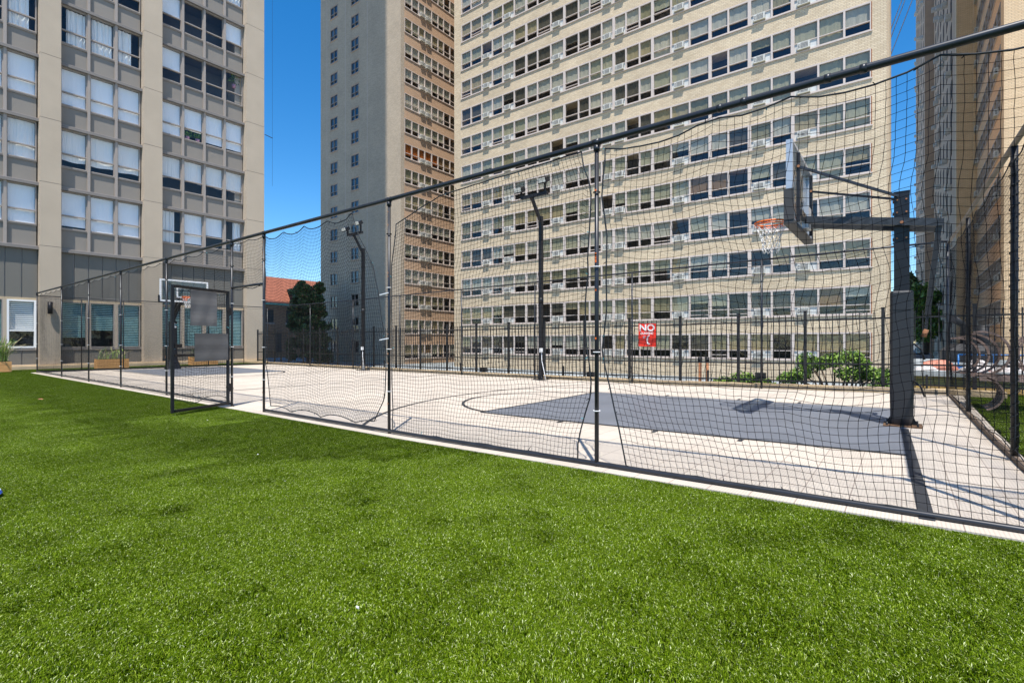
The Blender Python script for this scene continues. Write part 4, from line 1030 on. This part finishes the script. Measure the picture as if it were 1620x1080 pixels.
# ------------------------------------------------------------------ floodlight poles
def floodlight(x, y, ztop, label, sgn=1):
    o = thing('floodlight_pole', label, 'floodlight', (x, y, zc(x, y)), 'floodlight poles on the far side of the court'); z0 = zc(x, y)
    g = MB(); g.bar((x, y, z0+.02), (x, y, ztop-.75), .11, .11, M_black); g.bar((x, y, ztop-.95), (x-.05, y-.42, ztop-.25), .08, .08, M_black); g.tube([(x, y, 2.4), (x, y, 2.55)], .085, M_black, 10); g.build('pole', o)
    g = MB(); g.bar((x-.42, y-.45, ztop-.22), (x+.55, y-.45, ztop-.22), .10, .09, M_black); g.build('crossbar', o)
    for k, hx in ((-1, x-.42), (1, x+.46)):
        zz = ztop-.03 if k < 0 else ztop+.1
        g = MB(); g.bar((hx, y-.45, ztop-.18), (hx, y-.45, zz), .05, .05, M_black)
        g.bar((hx-.15, y-.55, zz+.04), (hx+.15, y-.55, zz+.04), .2, .14, M_black, up=(0, -.6, 1)); h_ = g.build('lamp_head', o)
        g = MB(); g.bar((hx-.13, y-.655, zz+.01), (hx+.13, y-.655, zz+.01), .02, .12, M_glow, up=(0, -.5, 1)); g.build('lens', h_)
    g = MB(); g.box(x-.2, x+.2, y-.2, y+.2, z0+.002, z0+.02, M_pad)
    for s1, s2 in ((1, 1), (-1, 1), (1, -1), (-1, -1)): g.bar((x+s1*.17, y+s2*.17, z0+.02), (x+s1*.05, y+s2*.05, z0+.35 if ztop < 5.81 else z0+.12), .03, .02, M_pad)
    g.build('base_plate', o)
    g = MB(); g.tube([(x+.08, y-.08, z0+.9), (x+.1, y-.1, z0+.6), (x+.22, y-.14, z0+.25), (x+.28, y-.16, z0+.03)], .012, M_tie if sgn else M_pad, 6); g.box(x+.04, x+.12, y-.14, y-.07, z0+.85, z0+.98, M_white); g.build('conduit', o)
floodlight(-8.85, 12.95, 5.82, 'black floodlight pole in front of the strip window block')
floodlight(-17.7, 12.85, 5.8, 'black floodlight pole in front of the grey shaded tower')

# ------------------------------------------------------------------ planters, shrubs, trees
def planter(x, y0, y1, label, n, tall, seed):
    o = thing('timber_planter', label, 'planter', (x, (y0+y1)/2, 0), 'timber planters with tall grass at the tower foot')
    g = MB()
    for k in range(3): g.box(x-.22, x+.22, y0, y1, .012+k*.135, .012+k*.135+.128, M_timber)
    g.box(x-.226, x-.2201, y0-.006, y0+.06, .0, .42, M_timber); g.build('box', o)
    g = MB(); g.box(x-.19, x+.19, y0+.03, y1-.03, .41, .424, M_soil); g.build('soil', o)
    g = MB(); r_ = random.Random(seed)
    for _ in range(n):
        bx_, by = x+r_.uniform(-.15, .15), r_.uniform(y0+.1, y1-.1); h = tall*r_.uniform(.5, 1.1); ax, ay = r_.gauss(0, .3), r_.gauss(.05, .35); wd = r_.uniform(.006, .012)
        th = r_.uniform(0, 3.1); tx, ty = math.cos(th)*wd, math.sin(th)*wd; mt = r_.choice(M_leafs[:2]+[M_straw])
        p = [(bx_+ax*h*t*t, by+ay*h*t*t, .42+h*(t-.35*t*t*(abs(ax)+abs(ay)))) for t in (0, .35, .7, 1)]
        for a, b_ in zip(p, p[1:]): g.poly([(a[0]-tx, a[1]-ty, a[2]), (a[0]+tx, a[1]+ty, a[2]), (b_[0]+tx*.7, b_[1]+ty*.7, b_[2]), (b_[0]-tx*.7, b_[1]-ty*.7, b_[2])], mt)
    g.build('grass', o)
M_straw = pm('straw', (.45, .38, .2), .7, var=.2)
planter(-28.1, 6.45, 7.6, 'long timber planter with thin green grass, left of the distant hoop', 60, .6, 1)
planter(-28.6, 10.35, 11.6, 'timber planter half hidden behind the far hoop and open gate', 70, .45, 2)
planter(-28.0, 2.6, 3.75, 'timber planter with tall bushy golden grass at the left picture edge', 420, 1.0, 3)

def blobs_foliage(g, centers, n, s, mats, r_, flat=.75):
    for _ in range(n):
        c, rad = r_.choice(centers); d = Vector((r_.gauss(0,1), r_.gauss(0,1), r_.gauss(0,1)*flat)); d = d.normalized()*rad*(r_.random()**.45)
        leaf(g, Vector(c)+Vector((d.x, d.y, d.z*flat)), s, r_, mats)
def shrub(x, y, z0, w_, h_, label, seed, n=4200, twigs=True):
    o = thing('shrub', label, 'shrub', (x, y, -1.3), 'green shrubs beyond the court curb'); r_ = random.Random(seed); cs = []
    for k in range(16):
        t = r_.uniform(-1, 1); cx = x+t*w_/2; top = h_*(1-.65*abs(t)**1.6); cs.append(((cx, y+r_.uniform(-.45, .45), z0+top*r_.uniform(.45, .95)), r_.uniform(.16, .32)))
    g = MB()
    for (c, rad) in cs:
        b0 = (x+r_.uniform(-.15, .15)+(c[0]-x)*.25, y, z0-.9); mid = (x+(c[0]-x)*.6, (y+c[1])/2, z0+(c[2]-z0)*.35); g.tube([b0, mid, c], [.035, .022, .008], M_bark, 6)
    g.build('stem', o)
    g = MB(); blobs_foliage(g, cs, n, .045, [M_leafs[1], M_leafs[1], M_leafs[0], M_leafs[2]], r_); g.build('foliage', o); return o
shrub(-1.3, 15.2, .0, 2.1, 1.02, 'large spreading green shrub beyond the curb left of the near hoop pole', 5, 8000)
shrub(-.15, 15.0, -.1, .8, .42, 'lower green shrub right beside the near hoop pole', 8, 1800)
shrub(-3.45, 15.0, -.15, 1.5, .40, 'small low green shrub beyond the curb under the net post', 6, 3000)

def conifer(x, y, zb, h, wd, label, seed, n=9000, leafs=.28):
    o = thing('evergreen_tree', label, 'tree', (x, y, zb)); r_ = random.Random(seed)
    g = MB(); g.tube([(x, y, zb), (x+.1, y, zb+h*.5), (x, y, zb+h*.95)], [.3, .2, .04], M_bark, 8); g.build('trunk', o)
    g = MB(); cs = []
    for k in range(190):
        t = r_.random(); a = r_.uniform(0, 6.28); rad = wd*(1-.3*t)*r_.uniform(.2, 1.0)**.6; cs.append(((x+math.cos(a)*rad, y+math.sin(a)*rad, zb+h*(.04+.92*t)+r_.uniform(-.3, .3)), r_.uniform(.3, .7)))
        if k % 3 == 0: g.tube([(x, y, cs[-1][0][2]-.5), cs[-1][0]], [.07, .02], M_bark, 5)
    blobs_foliage(g, cs, n, leafs, [M_pine[0], M_pine[1], M_pine[0], M_leafs[2], M_leafs[2], M_pine[1], M_pine[0], M_pine[2]], r_, .8); g.build('crown', o)
conifer(-55.9, 32.9, -1.3, 9.8, 2.5, 'dark evergreen tree between the brick church and the grey tower', 11, 42000, .15)

def broad_tree(x, y, zb, h, wd, label, seed, mats, n=7000, s=.35, group=None):
    o = thing('leafy_tree', label, 'tree', (x, y, zb), group); r_ = random.Random(seed); g = MB(); cs = []
    g.tube([(x, y, zb), (x+.2, y, zb+h*.3), (x, y, zb+h*.6)], [.4, .3, .15], M_bark, 8)
    for k in range(34):
        a = r_.uniform(0, 6.28); t = r_.random(); rad = wd*math.sin(math.pi*(.2+.75*t))*r_.uniform(.2, 1); c = (x+math.cos(a)*rad, y+math.sin(a)*rad, zb+h*(.3+.68*t)); cs.append((c, r_.uniform(.6, 1.4)))
        if k % 3 == 0: g.tube([(x, y, zb+h*.3), ((x+c[0])/2, (y+c[1])/2, zb+h*.45), c], [.12, .08, .03], M_bark, 5)
    g.build('trunk', o); g = MB(); blobs_foliage(g, cs, n, s, mats, r_, .8); g.build('crown', o)
broad_tree(.9, 118, -1.3, 15, 3.0, 'tall leafy tree in the gap behind the near hoop pole', 21, [M_leafs[2], M_leafs[0], M_pine[1]], 7000, .5)
broad_tree(2.3, 82, -1.3, 9.6, 2.2, 'smaller bright green tree behind the orange roofed shed', 22, [M_leafs[1], M_leafs[0], M_leafs[0]], 5000, .3)

# ------------------------------------------------------------------ church behind the tree
church = thing('brick_church', 'orange brick church with red tiled roof far left behind the railing', 'church', (-88, 46, -1.3))
M_cbrick = brick('church_brick', (.50, .27, .14), (.42, .21, .11), (.36, .26, .2), bw=.25, rh=.08)
M_tile = pm('red_roof_tile', (.30, .10, .055), .8, var=.18, scale=1, stretch=(1, 1, 5), fine=.15, bscale=5)
M_copper = pm('copper_green', (.25, .52, .40), .7, var=.15)
g = MB(); cx0, cx1, cy0, cy1 = -100, -78.5, 35.5, 62; ze = 7.2
g.box(cx0, cx1, cy0, cy1, -1.34, ze, M_cbrick); g.build('wall', church)
g = MB(); zr = 12.2; xm = (cx0+cx1)/2
g.poly([(cx1+.4, cy0-.4, ze), (cx1+.4, cy1+.4, ze), (xm+4, cy1+.4, zr), (xm+4, cy0+1.0, zr)], M_tile); g.poly([(cx0-.4, cy1+.4, ze), (cx0-.4, cy0-.4, ze), (xm-4, cy0+1, zr), (xm-4, cy1+.4, zr)], M_tile)
g.poly([(cx0-.4, cy0-.4, ze), (cx1+.4, cy0-.4, ze), (xm+4, cy0+1, zr), (xm-4, cy0+1, zr)], M_tile); g.poly([(xm-4, cy0+1, zr), (xm+4, cy0+1, zr), (xm+4, cy1+.4, zr), (xm-4, cy1+.4, zr)], M_tile)
g.poly([(cx0-.4, cy1+.4, ze), (xm-4, cy1+.4, zr), (xm+4, cy1+.4, zr), (cx1+.4, cy1+.4, ze)], M_cbrick)
g.build('roof', church)
g = MB(); g.box(cx1+.3, cx1+.55, cy0-.5, cy1+.5, ze-.25, ze+.02, M_copper); g.box(cx0, cx1+.3, cy0-.55, cy0-.3, ze-.25, ze+.02, M_copper); g.build('gutter', church)
g = MB(); yd = 44.5
g.poly([(cx1+.6, yd-2.2, 9.6), (cx1+.6, yd+2.2, 9.6), (cx1+.6, yd, ze-.1)], M_copper); g.poly([(cx1+.6, yd-2.2, 9.6), (cx1-4, yd, 9.9), (cx1+.6, yd+2.2, 9.6)], M_copper); g.build('dormer', church)
g = MB()
for yy_ in (39.5, 43, 47.5, 52, 56.5):
    g.box(cx1, cx1+.04, yy_-.7, yy_+.7, 4.2, 6.2, M_room); g.box(cx1, cx1+.05, yy_-.9, yy_+.9, 3.95, 4.15, M_sill)
for yy_ in (41, 45.2, 50): g.box(cx1, cx1+.04, yy_-.5, yy_+.5, -.5, 2.6, M_room)
g.build('window', church)
blue = MB(); blue.tube([(cx1+.05, 43.2, 5.1), (cx1+.12, 43.2, 5.1)], .45, pm('blue_disc', (.02, .12, .75), .5), 16); bo = blue.build('round_sign', church); bo['label'] = 'small round blue sign on the brick wall'

# ------------------------------------------------------------------ right background: low wall, rubble, shed
M_ylw = brick('yellow_brick', (.66, .43, .14), (.56, .35, .11), (.3, .2, .1), bw=.2, rh=.07, ms=.006)
g = MB(); g.box(.2, 11.9, 14.75, 15.05, -1.3, .42, M_ylw); lw = g.build('low_wall', origin=(5, 14.9, -1.3)); tag(lw, 'low ochre brick wall with grey coping beyond the right corner of the court', 'wall')
M_cop = pm('coping', (.36, .38, .38), .7)
g = MB(); g.box(.15, 11.95, 14.68, 15.12, .424, .54, M_cop); cp = g.build('coping', lw); cp.location = -Vector((5, 14.9, -1.3))
g = MB(); g.box(-.3, 16, 15.13, 34, -1.3, .3, M_gravel); g.build('terrace', kind='structure')
def lump(name, x, y, z, sx_, sy_, sz, mat, label, cat, seed, grp='rubble sacks heaped on the low roof'):
    r_ = random.Random(seed); g = MB(); nu, nv = 14, 8; ph = [r_.uniform(0, 6) for _ in range(6)]
    def P(i, j):
        a = 2*math.pi*i/nu; b_ = math.pi*j/nv-math.pi/2; q = 1+.16*math.sin(3*a+ph[0]+2*b_)+.12*math.sin(5*a+ph[1])*math.cos(3*b_+ph[2])
        return (x+sx_*q*math.cos(a)*math.cos(b_), y+sy_*q*math.sin(a)*math.cos(b_), z+max(0, sz*(.45+.55*math.sin(b_)*q)))
    for i in range(nu):
        for j in range(nv): g.poly([P(i, j), P(i+1, j), P(i+1, j+1), P(i, j+1)], mat, True)
    o = g.build(name, origin=(x, y, z)); return tag(o, label, cat, grp)
M_sack = pm('white_sack', (.66, .60, .56), .8, var=.15, scale=6, bump=.6, bscale=9); M_sackp = pm('pink_sack', (.60, .24, .16), .8, var=.2, scale=5, bump=.6, bscale=9)
data = [(.75, 16.3, .3, .42, M_sackp, 'terracotta sack at the left end of the rubble heap'), (1.25, 16.0, .22, .3, M_sack, 'small white sack beside the terracotta sack'),
        (1.75, 16.4, .34, .34, M_sack, 'white sack in the middle of the rubble heap under the blue rack'), (1.6, 15.8, .16, .2, M_sackp, 'little pink sack in front of the white ones'),
        (2.45, 16.2, .42, .5, M_sack, 'largest white sack at the right end of the rubble heap'), (.5, 15.7, .2, .3, M_sack, 'pale sack next to the hoop pole'), (2.0, 15.9, .17, .3, M_sack, 'small pale sack in front of the blue rack'), (1.1, 15.6, .13, .16, M_sackp, 'smallest reddish sack on the coping side of the heap'), (2.75, 16.0, .2, .62, M_sack, 'tall narrow white sack beside the steel bench'), (1.45, 16.6, .2, .44, M_sack, 'upright white sack behind the terracotta one')]
for k, (x, y, r1, h_, mt, lb) in enumerate(data): lump('rubble_sack', x, y, .3, r1*1.2, r1, h_, mt, lb, 'sack', 30+k)
M_bluef = pm('blue_steel', (.03, .22, .60), .45)
rk = thing('blue_rack', 'bright blue tube rack standing behind the rubble sacks', 'rack', (1.8, 18, .3))
g = MB(); xs = [1.2, 1.9, 2.6]
for z in (.85, .55): g.tube([(1.2, 18, z+.0), (2.6, 18, z)], .02, M_bluef, 6)
for x in xs: g.tube([(x, 18, .3), (x, 18, .85)], .02, M_bluef, 6)
g.build('frame', rk)
g = MB(); g.box(1.1, 2.7, 18.1, 18.5, .3, .52, M_bluef); g.build('shelf', rk)
M_dk = pm('dark_machine', (.02, .02, .022), .6, var=.4, scale=6); M_slate = pm('slate_sheet', (.2, .22, .27), .5, var=.3, scale=5)
mc = thing('rooftop_machine', 'dark roof machinery behind the blue rack at the foot of the brown tower', 'machine', (2.6, 30, .3))
g = MB(); loft(g, [rrect(2.3, 30, .9, .2, .3), rrect(2.3, 30, .9, .25, .8), rrect(2.3, 30, .6, .3, 1.1)], M_dk); g.build('housing', mc)
g = MB(); g.tube([(2.2, 30, 1.1), (2.2, 30, 1.9), (1.8, 29.4, 2.2)], .15, M_dk, 8); g.tube([(2.8, 30, .9), (2.8, 30, 1.9)], .22, M_dk, 12); g.build('duct', mc)
sd = thing('roof_shed', 'small shed with sloping orange tiled roof behind the near hoop pole', 'shed', (-.1, 46, -1.3))
g = MB(); g.box(-.4, 2.2, 60, 66, -1.34, 0.0, M_slate); g.box(-.3, 2.1, 60.1, 65.9, 0, -.01, M_slate)
g.build('wall', sd)
g = MB(); g.poly([(-1.6, 59.6, -.25), (2.5, 59.6, -.85+.2), (2.5, 66.4, -.85+.2), (-1.6, 66.4, 1.0)], M_tile); g.poly([(-1.6, 59.6, -.3), (2.5, 59.6, -.72), (2.5, 66.4, -.72), (-1.6, 66.4, .9)], M_tile); g.build('roof', sd)

# steel strap bench with rolled ends, behind the side fence
M_strap = pm('brown_steel', (.24, .165, .135), .55, metal=0, var=.35, scale=10)
bn = thing('strap_bench', 'brown steel strap bench with big rolled scroll ends beyond the side fence', 'bench', (1.6, 11.6, 0))
g = MB()
for k in range(7):
    y = 11.2+k*.11; g.box(.9, 3.2, y, y+.085, .62+.012*math.sin(k), .645+.012*math.sin(k), M_strap)
g.box(1.0, 3.2, 11.17, 11.2, .56, .64, M_strap); g.build('slat_deck', bn)
for k, (y, rr_) in enumerate(((11.2, .35), (11.42, .33), (11.64, .31), (11.86, .30))):
    g = MB(); cz = .66+rr_; cx = 1.02-.085*k; pts_ = []
    for i in range(19):
        a = R(-100+205*i/18); pts_.append((cx+rr_*math.cos(a)*1.0, y, cz+rr_*math.sin(a)))
    for a, b_ in zip(pts_, pts_[1:]): g.bar(a, b_, .03, .07, M_strap, up=(0, 1, 0))
    g.build('scroll', bn)
    g = MB(); pts_ = []
    for i in range(15):
        a = R(75-150*i/14); pts_.append((1.02+.27*math.cos(a), y, .35+.27*math.sin(a)))
    for a, b_ in zip(pts_, pts_[1:]): g.bar(a, b_, .022, .06, M_strap, up=(0, 1, 0))
    g.build('leg', bn)
for k, y in enumerate((11.2, 11.5, 11.8)):
    g = MB(); pts_ = []
    for i in range(19):
        a = R(90+190*i/18); pts_.append((1.80+.34*math.cos(a), y, 1.0+.34*math.sin(a)))
    for a, b_ in zip(pts_, pts_[1:]): g.bar(a, b_, .022, .07, M_strap, up=(0, 1, 0))
    g.build('scroll', bn)
g = MB(); g.tube([(1.15, 11.2, .98), (1.15, 12.0, .98)], .012, M_galv, 6); g.tube([(1.42, 11.2, .96), (1.42, 12.0, .96)], .012, M_galv, 6); g.build('tie_rod', bn)
M_yel = pm('yellow_tape', (.8, .6, .05), .5)
tp = MB(); tp.bar((1.62, 10.6, 1.43), (2.4, 10.6, 1.32), .003, .03, M_yel); o = tp.build('caution_tape', origin=(2, 10.6, 1.4)); tag(o, 'yellow tape strung by the rolled steel bench at the right edge', 'tape')

# vent pipes and ground spotlights beyond the curb
for k, x in enumerate((-4.62, -4.42)):
    o = thing('vent_pipe', ['rusty vent pipe beyond the curb, left one of a pair right of the red sign', 'rusty vent pipe beyond the curb, right one of a pair right of the red sign'][k], 'pipe', (x, 14.9, -1.3), 'rusty vent pipes')
    g = MB(); g.tube([(x, 14.9, -1.34), (x, 14.9, .62)], .045, M_rust, 10); g.build('pipe', o)
    g = MB(); g.tube([(x, 14.9, .621), (x, 14.9, .75)], .06, M_dk, 10); g.build('cap', o)
for k, (x, lb) in enumerate(((-12.6, 'small ground spotlight beyond the curb left of the floodlight pole'), (-8.0, 'small ground spotlight beyond the curb right of the floodlight pole'), (-2.95, 'small ground spotlight between the two green shrubs'))):
    o = thing('ground_spotlight', lb, 'spotlight', (x, 14.6, -.1), 'small ground spotlights'); z = .22 if k == 2 else .05
    g = MB(); g.box(x-.12, x+.12, 14.5, 14.65, z, z+.16, M_dk); g.build('housing', o); g = MB(); g.tube([(x, 14.58, -1.3), (x, 14.58, z-.001)], .02, M_dk, 6); g.build('stake', o)

# ------------------------------------------------------------------ odds and ends on the turf
M_blue = pm('blue_plastic', (.03, .13, .75), .35, var=.1); M_ltb = pm('pale_blue_plastic', (.45, .6, .85), .4)
g = MB(); bx_, by_ = -5.49, .57
ds = []
for i in range(24):
    a = 2*math.pi*i/24
    ds.append(a)
rings = []
for r0, z in ((.0, .062), (.09, .06), (.125, .045), (.135, .02)): rings.append([(bx_-.12+r0*math.cos(a)*1.2, by_+r0*math.sin(a), z) for a in ds])
for q, (r1, r2) in enumerate(zip(rings, rings[1:])):
    for i in range(24): j = (i+1) % 24; g.poly([r1[i], r1[j], r2[j], r2[i]], M_ltb if q == 1 else M_blue, True)
o = g.build('flying_disc', origin=(bx_-.12, by_, 0)); tag(o, 'blue plastic disc lying on the turf at the left picture edge', 'toy')
r_ = random.Random(5)
for k, (x, y, lb) in enumerate(((-2.09, 3.9, 'white scrap on the turf just below the central net post'), (-4.1, 2.2, 'white scrap on the open turf left of the middle'), (-1.9, 1.35, 'tiny white scrap low in the centre of the turf'), (-8.2, 3.2, 'white scrap on the turf beside the open gate'), (-.35, 1.6, 'white scrap near the bottom right of the turf'), (-5.3, 2.55, 'tiny pale scrap far left of the central net post'))):
    g = MB(); c = Vector((x, y, .03)); 
    for q in range(3):
        u = Vector((r_.gauss(0, 1), r_.gauss(0, 1), .3)).normalized()*.012; v = Vector((-u.y, u.x, .004)); g.poly([c-u, c-v*.6, c+u, c+v*.6], M_white)
    o = g.build('paper_scrap', origin=tuple(c)); tag(o, lb, 'litter', 'pale scraps on the turf')
g = MB(); 
for q in range(4): g.poly([(-13.9+.03*q, 2.25, .03), (-13.85+.03*q, 2.3, .05), (-13.8+.03*q, 2.25+.02*q, .035)], M_rust)
o = g.build('dry_leaf', origin=(-13.9, 2.25, .03)); tag(o, 'brown dry leaf on the turf near the left edge', 'leaf')

# overhead cables in the sky gap at the right, antenna cord by the left tower
M_cable = pm('pale_cable', (.6, .62, .7), .5)
for k, (A_, B_) in enumerate((((-.95, 56, 28.3), (2.2, 56, 37.9)), ((-.9, 57, 28.2), (2.6, 57, 38.9)), ((-.9, 58, 27.2), (4.0, 58, 41.4)))):
    g = MB(); g.tube([tuple(A_[i]+(B_[i]-A_[i])*t-(.5*t*(1-t) if i == 2 else 0) for i in range(3)) for t in (0, .25, .5, .75, 1)], .04, M_cable, 5)
    o = g.build('guy_cable', origin=A_); tag(o, ['pale cable in the right sky gap, topmost of three', 'pale cable in the right sky gap, middle of three', 'pale cable in the right sky gap, lowest of three'][k], 'cable', 'pale cables crossing the right sky gap')
g = MB(); g.tube([(-29.9, 15.25, 10.5), (-29.9, 15.25, 40)], .006, M_dk, 5); g.bar((-29.9, 14.8, 13.45), (-29.9, 15.27, 13.38), .03, .03, M_dk)
o = g.build('hanging_cord', origin=(-29.9, 15.25, 10.5)); tag(o, 'thin dark cord hanging beside the corner of the concrete tower', 'cord')
